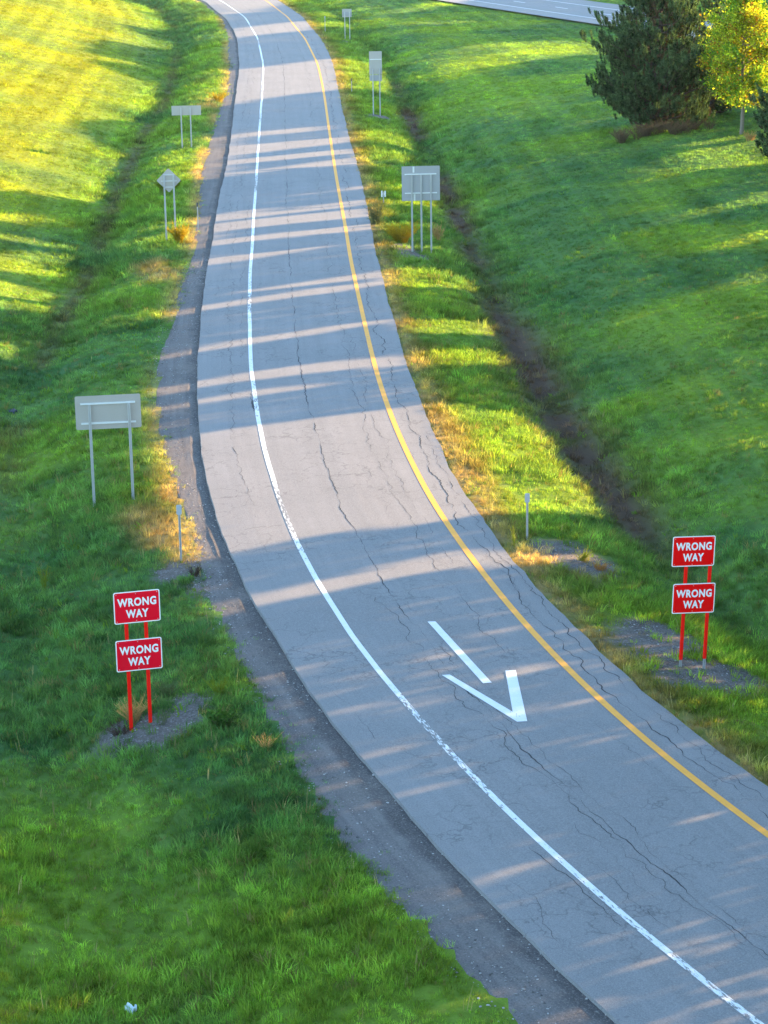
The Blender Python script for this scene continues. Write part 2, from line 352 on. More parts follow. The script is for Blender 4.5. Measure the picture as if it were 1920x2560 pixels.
def plane_at(px, py, base, yaw=0.):
    """x offset and height on the vertical plane through base turned by yaw"""
    dx, dy, dz = [float(q) for q in ray(px, py)]; n = np.array([-math.sin(yaw), math.cos(yaw)])
    t = (base[0]*n[0]+base[1]*n[1])/(dx*n[0]+dy*n[1])
    return (dx*t-base[0])*math.cos(yaw)+(dy*t-base[1])*math.sin(yaw), CAM_H+dz*t-base[2]

# ------------------------------------------------------------------ colour of the ground cover (real turf, soil and dry-grass patches)
def vnoise(x, y, f, seed):
    r = np.random.default_rng(seed); G = r.random((128, 128)); u = (x*f) % 128; v = (y*f) % 128; i = u.astype(int); j = v.astype(int); a = u-i; b = v-j
    a = a*a*(3-2*a); b = b*b*(3-2*b); i2 = (i+1) % 128; j2 = (j+1) % 128
    return (G[j, i]*(1-a)+G[j, i2]*a)*(1-b)+(G[j2, i]*(1-a)+G[j2, i2]*a)*b
def fbm(x, y, f, seed): return (vnoise(x, y, f, seed)+.5*vnoise(x, y, f*2.1, seed+1)+.25*vnoise(x, y, f*4.3, seed+2))/1.75
TANP = []
BARE = []      # (x, y, radius) worn gravelly ground, filled below from the sign positions
GREEN_D = np.array([.072, .172, .056]); GREEN_M = np.array([.122, .232, .062]); GREEN_Y = np.array([.24, .36, .036])
BANK = np.array([.27, .30, .022]); TAN = np.array([.40, .29, .12]); SOIL = np.array([.150, .100, .068]); GREY = np.array([.15, .135, .125])
def cover(x, y, S, D, er, el):
    n1 = fbm(x, y, .13, 1); n2 = fbm(x, y, .6, 5); n3 = fbm(x, y, 1.7, 9); n0 = fbm(x, y, .045, 21)
    col = GREEN_D+(GREEN_M-GREEN_D)*np.clip(n2*2-.4, 0, 1)[:, None]
    k = np.clip((n1-.5)*3+.22, 0, .75)[:, None]; col = col*(1-k)+GREEN_Y*k
    # verges next to the road are thinner and yellower
    v = np.exp(-np.maximum(er, 0)/3.2)*(er > 0)*.95; v = v*np.clip(n2*2, .3, 1); col = col*(1-v[:, None])+GREEN_Y*v[:, None]
    # the yellower, mown bank left of the ditch
    bk = sstep(el, 6.5, 13)*np.clip(.75+(n1-.5)*1.2, .3, 1); bk = bk[:, None]; col = col*(1-bk)+(BANK*(.8+.4*n2[:, None]))*bk
    # tan strip along the pavement edge and patches along the gravel
    w_ = .35+.55*fbm(x*0+S*.5, S*0, .35, 31)+.5*1.0*np.exp(-((S-108)/14.)**2)
    t = np.clip(1.25-er/np.maximum(w_, .1), 0, 1)*(er > -.05)*np.clip(n3*1.6, .35, 1)
    t2 = np.clip(1.3-el/.7, 0, 1)*(el > -.1)*np.clip((n1-.42)*5, 0, 1)*np.clip((y-50)/20, 0, 1)
    ol = (np.clip(1.6-er/1.1, 0, 1)*(er > -.1)*np.clip(n2*1.9-.25, .15, .85))[:, None]; col = col*(1-ol)+np.array([.17, .145, .05])*ol
    t = np.maximum(t, t2)[:, None]; col = col*(1-t)+TAN*t
    for bx, by, br in TANP:
        q = np.clip(1.6-np.hypot(x-bx, (y-by)*.6)/br*(.6+.9*n3), 0, 1)[:, None]; t = np.maximum(t, q*.9); col = col*(1-q*.9)+TAN*q*.9
    # bare soil along the ditch lines
    dr_ = np.exp(-((er-5.25)/(.5+.5*n1+.45*np.exp(-((S-125)/20.)**2)))**2)*np.clip((n1-.30)*4+.15+.8*np.exp(-((S-120)/22.)**2), .1, 1)*np.clip(n2*2.2, .2, 1)*(er > 0)*sstep(S, 96, 107)*sstep(220-y, 0, 30)
    dl_ = np.exp(-((el-5.25)/(.3+.5*n1))**2)*np.clip((n1-.36)*4, .06, .75)*np.clip(n2*2.2, .2, 1)*(el > 0)*sstep(y, 62, 84)
    soil = np.clip(np.maximum(dr_, dl_*.85)*1.15, 0, 1)
    s_ = soil[:, None]; col = col*(1-s_)+SOIL*s_
    gv = np.zeros(len(x))
    for bx, by, br in BARE:
        gv = np.maximum(gv, np.clip(1.35-np.hypot(x-bx, (y-by)*.8)/br*.85, 0, 1))
    return col, t[:, 0], soil, gv
for px, py, r in ((395, 1315, .8), (440, 1345, .8), (350, 1290, .6), (475, 1395, .6), (425, 1240, .6), (405, 690, .9), (375, 668, .8), (500, 430, .7), (520, 390, .6), (545, 250, 1.0), (520, 270, .9), (1330, 1395, .5), (1375, 1395, .5), (1480, 1425, .6)):
    g = on_ground(px, py); TANP.append((g[0], g[1], r))
for px, py, r in ((400, 1815, 1.15), (470, 1760, .7), (300, 1840, .8), (1650, 1600, 1.3), (1725, 1680, 1.1), (1790, 1690, 1.2), (1620, 1570, .7), (455, 1425, 1.0), (520, 1470, .8), (1400, 1375, 1.0), (1460, 1410, .9), (1040, 640, 1.0), (1010, 620, .9), (950, 292, 1.0), (865, 104, 1.0)):
    g = on_ground(px, py); BARE.append((g[0], g[1], r*(.95 if px > 1450 else .8)))

# ------------------------------------------------------------------ ground sheet
def axis_vals(lo, hi, st, outer):
    a = np.arange(lo, hi+st/2, st); g = []; v = st
    p = 0.
    while p < outer: v *= 1.35; p += v; g.append(p)
    g = np.array(g); return np.concatenate([lo-g[::-1], a, hi+g])
ax = axis_vals(-62., 78., .45, 2600.); ay = axis_vals(30., 330., .6, 2600.)
AX, AY = np.meshgrid(ax, ay); GP = np.stack([AX.ravel(), AY.ravel()], -1)
gz, gS, gD, gER, gEL = height_full(GP)
ins = (gER < .25) & (gEL < .15)
nx, ny = len(ax), len(ay)
ii = (np.arange(ny-1)[:, None]*nx+np.arange(nx-1)[None]).ravel()
gf = np.stack([ii, ii+1, ii+nx+1, ii+nx], -1)
ground = mesh_np('ground', np.c_[GP, gz], gf, M_GROUND, smooth=True); tag(ground, kind='structure')
gc, _, _, gbare = cover(GP[:, 0], GP[:, 1], gS, gD, gER, gEL)
a = ground.data.attributes.new('cover', 'FLOAT_COLOR', 'POINT'); a.data.foreach_set('color', np.c_[gc, np.ones(len(gc))].astype(np.float32).ravel())
a = ground.data.attributes.new('bare', 'FLOAT', 'POINT'); a.data.foreach_set('value', gbare.astype(np.float32))
a = ground.data.attributes.new('lane', 'FLOAT_VECTOR', 'POINT'); a.data.foreach_set('vector', np.c_[gD, gS, gD*0].astype(np.float32).ravel())

# ------------------------------------------------------------------ road, shoulder, markings
def strip(name, s, cols, mat, parent=None, closed=False):
    """cols: list of (offset array, height array); one ribbon with UV = metres across, along"""
    V = []; U = []
    for o, z in cols:
        p = at_lane(s, o); V.append(np.c_[p, np.broadcast_to(z, s.shape)]); U.append(np.c_[np.broadcast_to(o, s.shape), s])
    n = len(s); m = len(cols); V = np.concatenate(V); U = np.concatenate(U); F = []
    for c in range(m-1):
        i = np.arange(n-1); F.append(np.stack([c*n+i, (c+1)*n+i, (c+1)*n+i+1, c*n+i+1], -1))
    F = np.concatenate(F); o = mesh_np(name, V, F, mat, parent)
    uv = o.data.uv_layers.new(name='UVMap'); li = np.empty(len(o.data.loops), np.int32); o.data.loops.foreach_get('vertex_index', li)
    uv.data.foreach_set('uv', U[li].astype(np.float32).ravel()); return o
sA = np.arange(2, CS[-1]-2, .5)
lw = off(O_left, sA)+(fbm(sA, sA*0, .35, 3)-.5)*.10+(fbm(sA, sA*0, 1.6, 4)-.5)*.05
rw = off(O_right, sA)+(fbm(sA, sA*0, .35, 13)-.5)*.14+(fbm(sA, sA*0, 1.6, 14)-.5)*.08
road = strip('road', sA, [(lw-.03, -.16), (lw, 0.), (lw*.5, .012), (sA*0+2.4, .02), ((2.4+rw)/2, .012), (rw, 0.), (rw+.03, -.2)], M_ASPH); tag(road, kind='structure')
def zroad(s, d):
    l_ = off(O_left, s); r_ = off(O_right, s)
    return np.where(d < 2.4, np.where(d < l_*.5, np.interp(0, [0], [0])+.012*np.clip((d-l_)/(-l_*.5), 0, 1), .012+.008*np.clip((d-l_*.5)/(2.4-l_*.5), 0, 1)), np.where(d < (2.4+r_)/2, .02-.008*np.clip((d-2.4)/((r_-2.4)/2), 0, 1), .012*np.clip((r_-d)/((r_-2.4)/2), 0, 1)))
def rz_(s, d): return zroad(s, np.broadcast_to(d, s.shape))+.007
wl = (fbm(sA, sA*0, .25, 41)-.5)*.05
strip('white_edge_line', sA, [(wl-.075, rz_(sA, wl-.075)), (wl+.075, rz_(sA, wl+.075))], M_WHITE, road)
yl = off(O_yel, sA)
strip('yellow_edge_line', sA, [(yl-.09, rz_(sA, yl-.09)), (yl+.09, rz_(sA, yl+.09))], M_YELLOW, road)
ow = off(O_out, sA); sh_l = ow-.45
gz_ = -.045
nn = lambda k: (fbm(sA, sA*0, .8, k)-.5)*.03
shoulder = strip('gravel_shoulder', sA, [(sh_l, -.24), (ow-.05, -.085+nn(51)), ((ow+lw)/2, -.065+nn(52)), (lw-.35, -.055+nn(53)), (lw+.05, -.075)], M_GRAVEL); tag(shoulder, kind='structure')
# wrong-way arrow
def z6(x, y): return (960+x/1.728, 1280+y/1.728)
def flatq(pts): return [flat(*z6(*p)) for p in pts]
def poly_sheet(polys, name, mat, z, parent):
    V = []; F = []
    for q in polys:
        k = len(V); V += [(p[0], p[1], z) for p in q]; F.append(list(range(k, k+len(q))))
    o = mesh_np(name, V, F, mat, parent)
    uv = o.data.uv_layers.new(name='UVMap')
    for l in o.data.loops: uv.data[l.index].uv = o.data.vertices[l.vertex_index].co[:2]
    return o
shaft = flatq([(188, 478), (222, 477), (466, 742), (428, 745)])
head_l = flatq([(250, 709), (284, 707), (556, 868), (575, 911)])
head_r = flatq([(524, 690), (569, 688), (619, 909), (575, 911), (556, 868)])
poly_sheet([shaft, head_l, head_r], 'arrow_marking', M_ARROW, .030, road)
# cracks: thin wandering strips of open crack
def crack_path(s0, s1, dfun, amp, seed, step=.12):
    s = np.arange(s0, s1, step); r = np.random.default_rng(seed)
    d = dfun(s)+(fbm(s, s*0+seed, .5, seed)-.5)*amp*1.4+(fbm(s, s*0+seed, 2.2, seed+3)-.5)*amp*.8+r.normal(0, .012, len(s))
    return s, d
def crack_obj(specs):
    A = Acc()
    for s0, s1, dfun, amp, wd, seed in specs:
        s, d = crack_path(s0, s1, dfun, amp, seed); n = len(s)
        if n < 4: continue
        wv = .62*wd*np.clip(fbm(s, s*0+seed, 1.1, seed+7)*2.6-.75, .10, 1.3); wv[0] = wv[-1] = .002
        l = at_lane(s, d-wv/2); r = at_lane(s, d+wv/2); zz = zroad(s, d)+.0045
        i = np.arange(n-1); A.add(np.concatenate([np.c_[l, zz], np.c_[r, zz]]), np.stack([i, n+i, n+i+1, i+1], -1))
    return A.obj('pavement_crack', M_CRACK, road)
S_ = lambda px, py: float(lane(flat(px, py)[None])[0][0])
SA0 = S_(1886, 2556)-4
specs = [(SA0-10, 330, lambda s: s*0+1.55+.35*sstep(s, SA0, SA0+60)-.1*sstep(s, SA0+60, SA0+90), .16, .045, 201),          # seam in the lane
         (SA0-10, SA0+28, lambda s: s*0+1.35, .45, .03, 202), (SA0-5, SA0+24, lambda s: s*0+1.85, .4, .022, 203),
         (SA0-10, 300, lambda s: off(O_yel, s)+.50, .34, .05, 204), (SA0, SA0+45, lambda s: off(O_yel, s)+.85, .30, .038, 205),
         (SA0+22, 320, lambda s: off(O_yel, s)-1.05, .34, .028, 206), (SA0+30, SA0+62, lambda s: off(O_yel, s)-.65, .4, .022, 207),
         (SA0+36, 330, lambda s: s*0-.85, .40, .03, 208), (SA0+58, SA0+100, lambda s: s*0-.35, .3, .024, 209), (SA0+85, 330, lambda s: s*0-1.3, .3, .024, 210),
         (SA0+8, SA0+12, lambda s: s*0-.28, .25, .03, 211), (SA0+48, SA0+52, lambda s: s*0-.10, .1, .10, 212)]
for k in range(26):
    q = random.uniform(SA0, SA0+120); specs.append((q, q+random.uniform(1.5, 6), (lambda c: (lambda s: s*0+c))(random.uniform(-1.6, 5.4)), .5, .014, 300+k*5))
crack_obj(specs)
# transverse hairlines
A = Acc()
for k in range(34):
    s0 = random.uniform(SA0-4, SA0+150); d0 = random.choice([random.uniform(.2, 3.6), random.uniform(-1.7, -.3), random.uniform(4.9, 5.6)]); ln = random.uniform(.4, 1.9)
    d = np.arange(d0, min(d0+ln, 5.5), .06); s = s0+np.cumsum(np.random.default_rng(900+k).normal(.01, .05, len(d)))
    if len(d) < 3: continue
    wv = np.full(len(d), random.uniform(.008, .016)); wv[0] = wv[-1] = .001; n = len(d); zz = zroad(s, d)+.0048
    i = np.arange(n-1); A.add(np.concatenate([np.c_[at_lane(s-wv/2, d), zz], np.c_[at_lane(s+wv/2, d), zz]]), np.stack([i, i+1, n+i+1, n+i], -1))
A.obj('pavement_crack', M_CRACK, road)
# the distant carriageway
def hw_pt(t, n): return HW0+HWD*t+HWN*n
def hw_strip(name, n0, n1, z, mat, parent=None, t0=-420., t1=300., dash=None):
    V = []; F = []
    segs = [(t0, t1)] if dash is None else [(t, t+dash[0]) for t in np.arange(t0, t1, dash[1])]
    for a_, b_ in segs:
        k = len(V)
        for t, n in ((a_, n0), (b_, n0), (b_, n1), (a_, n1)): p = hw_pt(t, n); V.append((p[0], p[1], z))
        F.append([k, k+1, k+2, k+3])
    o = mesh_np(name, V, F, mat, parent); uv = o.data.uv_layers.new(name='UVMap')
    for l in o.data.loops:
        c = o.data.vertices[l.vertex_index].co; h = hw_coord(c[0], c[1]); uv.data[l.index].uv = (h[1], h[0])
    return o
M_HSH = asphalt('pale_shoulder', (.22, .215, .21))
hwy = hw_strip('highway', 0, HW_W, .02, M_HWY); tag(hwy, kind='structure')
hw_strip('shoulder_surface', .15, 3.2, .026, M_HSH, hwy)
hw_strip('edge_line', 3.3, 3.5, .032, M_ARROW, hwy); hw_strip('edge_line', 11.3, 11.5, .032, M_ARROW, hwy)
hw_strip('lane_dash', 7.2, 7.4, .032, M_ARROW, hwy, dash=(3.5, 12.2))

# ------------------------------------------------------------------ signs
def post(name, x, z1, wd, mat, parent, y=.03, z0=-.35, lean=0.):
    """U-channel post standing behind (y+) or before a panel"""
    bm = bmesh.new(); h = wd/2; t = .006
    pts = [(-h, 0), (-h, -.012), (-h*.45, -.012), (-h*.3, .03), (h*.3, .03), (h*.45, -.012), (h, -.012), (h, 0), (h*.5, 0), (h*.34, .042), (-h*.34, .042), (-h*.5, 0)]
    a = [bm.verts.new((x+p[0], y+p[1], z0)) for p in pts]; b = [bm.verts.new((x+p[0], y+p[1], z1)) for p in pts]
    bm.faces.new(a); bm.faces.new(b[::-1])
    for i in range(len(pts)): bm.faces.new([a[i], a[(i+1) % len(pts)], b[(i+1) % len(pts)], b[i]])
    return bm_obj(name, bm, mat, parent)
def text_mesh(name, body, size, mat, parent, loc, bold=.007, width=None, spacing=1.12):
    cu = bpy.data.curves.new(name, 'FONT'); cu.body = body; cu.size = size; cu.align_x = 'CENTER'; cu.align_y = 'CENTER'
    cu.offset = bold; cu.extrude = .0015; cu.space_character = spacing; cu.resolution_u = 4
    t = bpy.data.objects.new('tmp', cu); C.objects.link(t); dg = bpy.context.evaluated_depsgraph_get(); dg.update()
    me = bpy.data.meshes.new_from_object(t.evaluated_get(dg)); C.objects.unlink(t); bpy.data.objects.remove(t)
    co = np.array([v.co[:] for v in me.vertices]); mid = (co.max(0)+co.min(0))/2; ext = co.max(0)-co.min(0)
    sx = 1. if width is None else width/ext[0]; sy = size/ext[1]
    for v in me.vertices:
        p = v.co; v.co = ((p[0]-mid[0])*sx, -p[2], (p[1]-mid[1])*sy)
    me.name = name; me.materials.clear(); me.materials.append(mat)
    o = bpy.data.objects.new(name, me); o.location = loc; return link(o, parent)
def wrong_way(base, yaw, lean, red, panels, px_posts, pw, ph, label, stubs):
    root = empty('wrong_way_sign', base, yaw, label, 'road sign', 'red wrong way signs')
    root.rotation_euler = (0, lean, yaw)
    ztop = max(z for x, z in panels)+ph-.06
    for (x, zr0) in px_posts:
        bm = bmesh.new(); add_box(bm, x-.042, x+.042, .002, .05, zr0, ztop); bmesh.ops.bevel(bm, geom=bm.edges[:], offset=.008, segments=2, affect='EDGES'); bm_obj('post', bm, M_REDPOST, root)
        if stubs: post('post_stub', x, zr0-.003, .066, M_GALV, root, y=.034, z0=-.6)
    for x, z in panels:
        bm = bmesh.new(); add_prism(bm, round_rect(x-pw/2, x+pw/2, z, z+ph, .045), -.004, .0); p = bm_obj('sign_panel', bm, M_SIGNWHITE, root)
        bm = bmesh.new(); b_ = .024; add_prism(bm, round_rect(x-pw/2+b_, x+pw/2-b_, z+b_, z+ph-b_, .03), -.0065, -.0045); bm_obj('red_field', bm, red, p)
        text_mesh('lettering', 'WRONG', .20, M_SIGNWHITE, p, (x, -.0105, z+ph*.665), width=.84*pw)
        text_mesh('lettering', 'WAY', .20, M_SIGNWHITE, p, (x, -.0105, z+ph*.30), width=.49*pw)
        for bx in (-.44, -.02, .44):
            for bz in (.075, .925):
                cx, cz = x+bx*pw, z+bz*ph; bm = bmesh.new(); add_prism(bm, [(cx+.011*math.cos(q), cz+.011*math.sin(q)) for q in np.linspace(0, 6.283, 7)[:-1]], -.013, -.0068); bm_obj('bolt', bm, M_BOLT, p)
    return root
def PX(zx, zy, ox, oy, k): return (ox+zx/k, oy+zy/k)
bL = on_ground(*PX(552, 1805, 240, 1440, 4.81)); yawL = math.radians(14.5)
qL = lambda x, y: plane_at(*PX(x, y, 240, 1440, 4.81), bL, yawL)
bR = on_ground(*PX(592, 1965, 1620, 1300, 5.267)); yawR = math.radians(9.5)
qR = lambda x, y: plane_at(*PX(x, y, 1620, 1300, 5.267), bR, yawR)
PW, PH = 1.067, .762
u = [qL(492, 370), qL(518, 945)]; l0 = [(a_[0], a_[1]-PH/2) for a_ in u]
SIGN_L = wrong_way(bL, yawL, 0, M_RED, l0, [(qL(405, 1400)[0], -.35), (qL(640, 1400)[0], -.35)], PW, PH,
          'pair of darker red WRONG WAY panels on red posts rising from dry weeds', False)
leanR = math.radians(1.9)
u = [qR(600, 413), qR(600, 1031)]; cR, sR = math.cos(-leanR), math.sin(-leanR)
l1 = [(a_[0]-a_[1]*math.sin(leanR), a_[1]-PH/2) for a_ in u]
xs = [qR(435, 1850), qR(748, 1825)]
SIGN_R = wrong_way(bR, yawR, leanR, M_RED2, l1, [(q[0]-q[1]*math.sin(leanR), q[1]) for q in xs], PW, PH,
          'bright red WRONG WAY panel pair on red posts with bare grey steel stubs in gravel', True)

def back_sign(name, bpx, yaw_deg, panel, posts_px, rails, tf, label, cat='road sign', pmat=None, radius=.05, diamond=False, pw=.085, extra=None, group='grey sign backs along the ramp'):
    """a sign seen from behind: posts nearest the viewer, rails, then the panel"""
    ox, oy, k = tf; base = on_ground(*PX(*bpx, ox, oy, k)); yaw = math.radians(yaw_deg)
    q = lambda x, y: plane_at(*PX(x, y, ox, oy, k), base, yaw)
    root = empty(name, base, yaw, label, cat, group)
    P = [q(*p) for p in panel]; pm = pmat or M_ALU
    if diamond:
        cx = (P[1][0]+P[3][0])/2; cz = (P[0][1]+P[2][1])/2; r = ((P[1][0]-P[3][0])/2+(P[0][1]-P[2][1])/2)/2
        bm = bmesh.new(); pts = []
        for a0 in (0, 90, 180, 270):
            tip = np.array([cx+r*math.cos(math.radians(a0)), cz+r*math.sin(math.radians(a0))])
            for s_ in (-1, 1): pts.append((tip[0]-.028*math.cos(math.radians(a0))+s_*-.028*math.sin(math.radians(a0))*1, tip[1]-.028*math.sin(math.radians(a0))+s_*.028*math.cos(math.radians(a0))))
        add_prism(bm, pts, .0, .004); bm_obj('sign_panel', bm, pm, root); ztop = cz
    else:
        x0 = (P[0][0]+P[3][0])/2; x1 = (P[1][0]+P[2][0])/2; z1 = (P[0][1]+P[1][1])/2; z0 = (P[2][1]+P[3][1])/2
        bm = bmesh.new(); add_prism(bm, round_rect(x0, x1, z0, z1, radius), 0., .004); bm_obj('sign_panel', bm, pm, root)
    for (rx0, rx1, ry) in rails:
        a_ = q(rx0, ry); b_ = q(rx1, ry); zc = (a_[1]+b_[1])/2
        bm = bmesh.new(); add_box(bm, a_[0], b_[0], -.032, -.003, zc-.02, zc+.02); add_box(bm, a_[0], b_[0], -.042, -.0325, zc-.032, zc-.016)
        bm_obj('rail', bm, M_RAIL if not diamond else M_ALU_LT, root)
    for (tx, ty, bx_, by_) in posts_px:
        a_ = q(tx, ty); b_ = q(bx_, by_)
        post('post', (a_[0]+b_[0])/2, a_[1], pw, M_GALV, root, y=-.092, z0=-.9)
    if extra:
        for (ex0, ex1, ey0, ey1) in extra:
            a_ = q(ex0, ey0); b_ = q(ex1, ey1); bm = bmesh.new(); add_box(bm, a_[0], b_[0], -.0022, -.0008, b_[1], a_[1]); bm_obj('splice_strip', bm, M_RAIL, root)
    return root
T5 = (140, 960, 4.1475); T3 = (360, 220, 5.265); T4 = (900, 380, 5.925); T2 = (820, 0, 5.184)
BS1 = back_sign('guide_sign', (600, 1225), 8, [(195, 135), (872, 95), (888, 440), (208, 485)], [(345, 215, 396, 1270), (752, 195, 800, 1190)], [(250, 820, 194), (260, 830, 397)], T5,
          'wide rounded grey sign back with two long rails, nearest grey one')
BS2 = back_sign('warning_sign', (355, 2000), 3, [(325, 1055), (487, 1215), (325, 1375), (163, 1225)], [(265, 1155, 296, 2010), (395, 1145, 412, 1985)], [(255, 392, 1140), (225, 432, 1222), (272, 385, 1302)], T3,
          'diamond shaped grey sign back on two tall steel posts', diamond=True)
BS3 = back_sign('guide_sign', (565, 785), 2, [(360, 235), (750, 230), (750, 355), (365, 360)], [(485, 258, 505, 780), (607, 255, 628, 785)], [], T3,
          'low wide grey sign back on two slim posts beyond the diamond sign', radius=.02)
BS4 = back_sign('guide_sign', (920, 1490), 4, [(612, 215), (1175, 200), (1190, 710), (625, 728)], [(752, 342, 785, 1500), (893, 335, 920, 1500), (1035, 330, 1065, 1450)], [(660, 1130, 325), (665, 1140, 605)], T4,
          'large squarish grey sign back on three steel posts in yellow weeds', pmat=M_ALU_DK, radius=.012, extra=[(778, 806, 215, 305), (793, 822, 625, 722)])
BS5 = back_sign('guide_sign', (632, 1490), 2, [(530, 665), (697, 665), (699, 962), (536, 968)], [(578, 890, 590, 1500), (668, 885, 675, 1475)], [(540, 690, 768)], T2,
          'tall narrow grey sign back stacked over a darker plate on two posts', radius=.02)
a_ = BS5; q5 = lambda x, y: plane_at(*PX(x, y, *T2), np.array(BS5.location), math.radians(2))
c0 = q5(538, 972); c1 = q5(699, 1047); bm = bmesh.new(); add_prism(bm, round_rect(c0[0], c1[0], c1[1], c0[1], .02), 0, .004); bm_obj('plate', bm, M_ALU_DK, BS5)
BS6 = back_sign('guide_sign', (250, 520), 2, [(182, 115), (308, 115), (303, 222), (185, 222)], [(215, 150, 222, 515), (278, 150, 283, 528)], [], T2,
          'small pale grey sign back on two thin posts, farthest along the right verge', radius=.02)
c0 = q5(0, 0)
q6 = lambda x, y: plane_at(*PX(x, y, *T2), np.array(BS6.location), math.radians(2))
c0 = q6(186, 155); c1 = q6(304, 205); bm = bmesh.new(); add_box(bm, c0[0], c1[0], -.004, -.001, c1[1], c0[1]); bm_obj('plate', bm, M_ALU_DK, BS6)

M_DELI = simple('delineator_back', (.42, .43, .46), .6, .1, var=.06)
def delineator(bpx, hgt_px, head, label, dark=False, bars=1):
    base = on_ground(*bpx); root = empty('delineator', base, 0, label, 'delineator post', 'roadside delineator posts')
    z = plane_at(bpx[0], hgt_px, base)[1]
    if bars == 2:
        for s_ in (-1, 1): 
            bm = bmesh.new(); add_box(bm, s_*.09-.035, s_*.09+.035, -.012, -.001, z-.34, z); bm_obj('reflector_plate', bm, M_SIGNWHITE, root)
        post('post', 0, z-.05, .055, M_GALV, root, y=.006, z0=-.4)
        bm = bmesh.new(); add_box(bm, -.12, .12, .0, .005, z-.2, z-.15); bm_obj('bracket', bm, M_GALV, root)
        return root
    post('post', 0, z-.03, .06, M_GALV, root, y=.004, z0=-.4)
    if head:
        hw, hh = head; c = hw*.3
        pts = [(-hw/2+c, z-hh), (hw/2-c, z-hh), (hw/2, z-hh+c), (hw/2, z-c*.5), (hw/2-c*.5, z), (-hw/2+c*.5, z), (-hw/2, z-c*.5), (-hw/2, z-hh+c)]
        bm = bmesh.new(); add_prism(bm, pts, -.014, -.0085); bm_obj('reflector_plate', bm, simple('dark_plate', (.10, .09, .09), .6) if dark else M_DELI, root)
    return root
delineator(PX(1298, 1850, *T5), PX(0, 1252, *T5)[1], (.15, .30), 'delineator post with grey plate standing in orange dry grass by the gravel')
delineator(PX(715, 1882, *T3), PX(0, 1508, *T3)[1], (.09, .22), 'slim leaning delineator post at gravel edge beside the diamond sign', True)
delineator(PX(403, 792, 1240, 1200, 5.184), PX(0, 170, 1240, 1200, 5.184)[1], (.14, .29), 'delineator post with grey plate in right verge short of lit yellow grass')
delineator((959, 512), 477, None, 'short post with two white reflector bars behind weeds near the three-post sign', bars=2)
delineator(PX(308, 1205, *T2), PX(0, 1015, *T2)[1], (.10, .24), 'thin dark-plated delineator left of the tall narrow sign back', True)
delineator((813, 80), 40, (.10, .24), 'tiny grey delineator left of the farthest small sign back')
delineator((1534, 74), 35, None, 'lone thin stake at the edge of the distant highway')

# ------------------------------------------------------------------ trees
def leaf_cards(P, size, rng, up=.0, n_sides=4, aspect=1.0):
    """one small bent-free card per point, random orientation"""
    n = len(P); th = rng.uniform(0, 2*np.pi, n); ph = np.arccos(rng.uniform(-1, 1, n))
    nrm = np.stack([np.sin(ph)*np.cos(th), np.sin(ph)*np.sin(th), np.cos(ph)], -1); nrm[:, 2] += up; nrm /= np.linalg.norm(nrm, axis=1)[:, None]
    a = np.cross(nrm, rng.normal(size=(n, 3))); a /= np.linalg.norm(a, axis=1)[:, None]; b = np.cross(nrm, a)
    s = (size*rng.uniform(.6, 1.4, n))[:, None]
    V = np.stack([P-a*s*aspect, P-b*s*.55, P+a*s*aspect, P+b*s*.55], 1).reshape(-1, 3)
    F = np.arange(4*n).reshape(n, 4); return V, F
M_NEEDLE = leaf_mat('pine_needles', (.085, .135, .062), .36, (1.1, 1.15, .7), .5, 2.2)
M_NEEDLE_DRY = leaf_mat('old_brown_needles', (.13, .10, .055), .15, (1.1, 1, .7), .4)
M_MAPLE = leaf_mat('maple_leaves', (.36, .42, .03), .5, (1.25, 1.1, .5), .45, 1.5)
M_MAPLE_G = leaf_mat('green_maple_leaves', (.16, .32, .035), .5, (1.2, 1.15, .5), .4)
M_MAPLE_O = leaf_mat('orange_maple_leaves', (.42, .20, .025), .45, (1.2, 1, .5), .3)
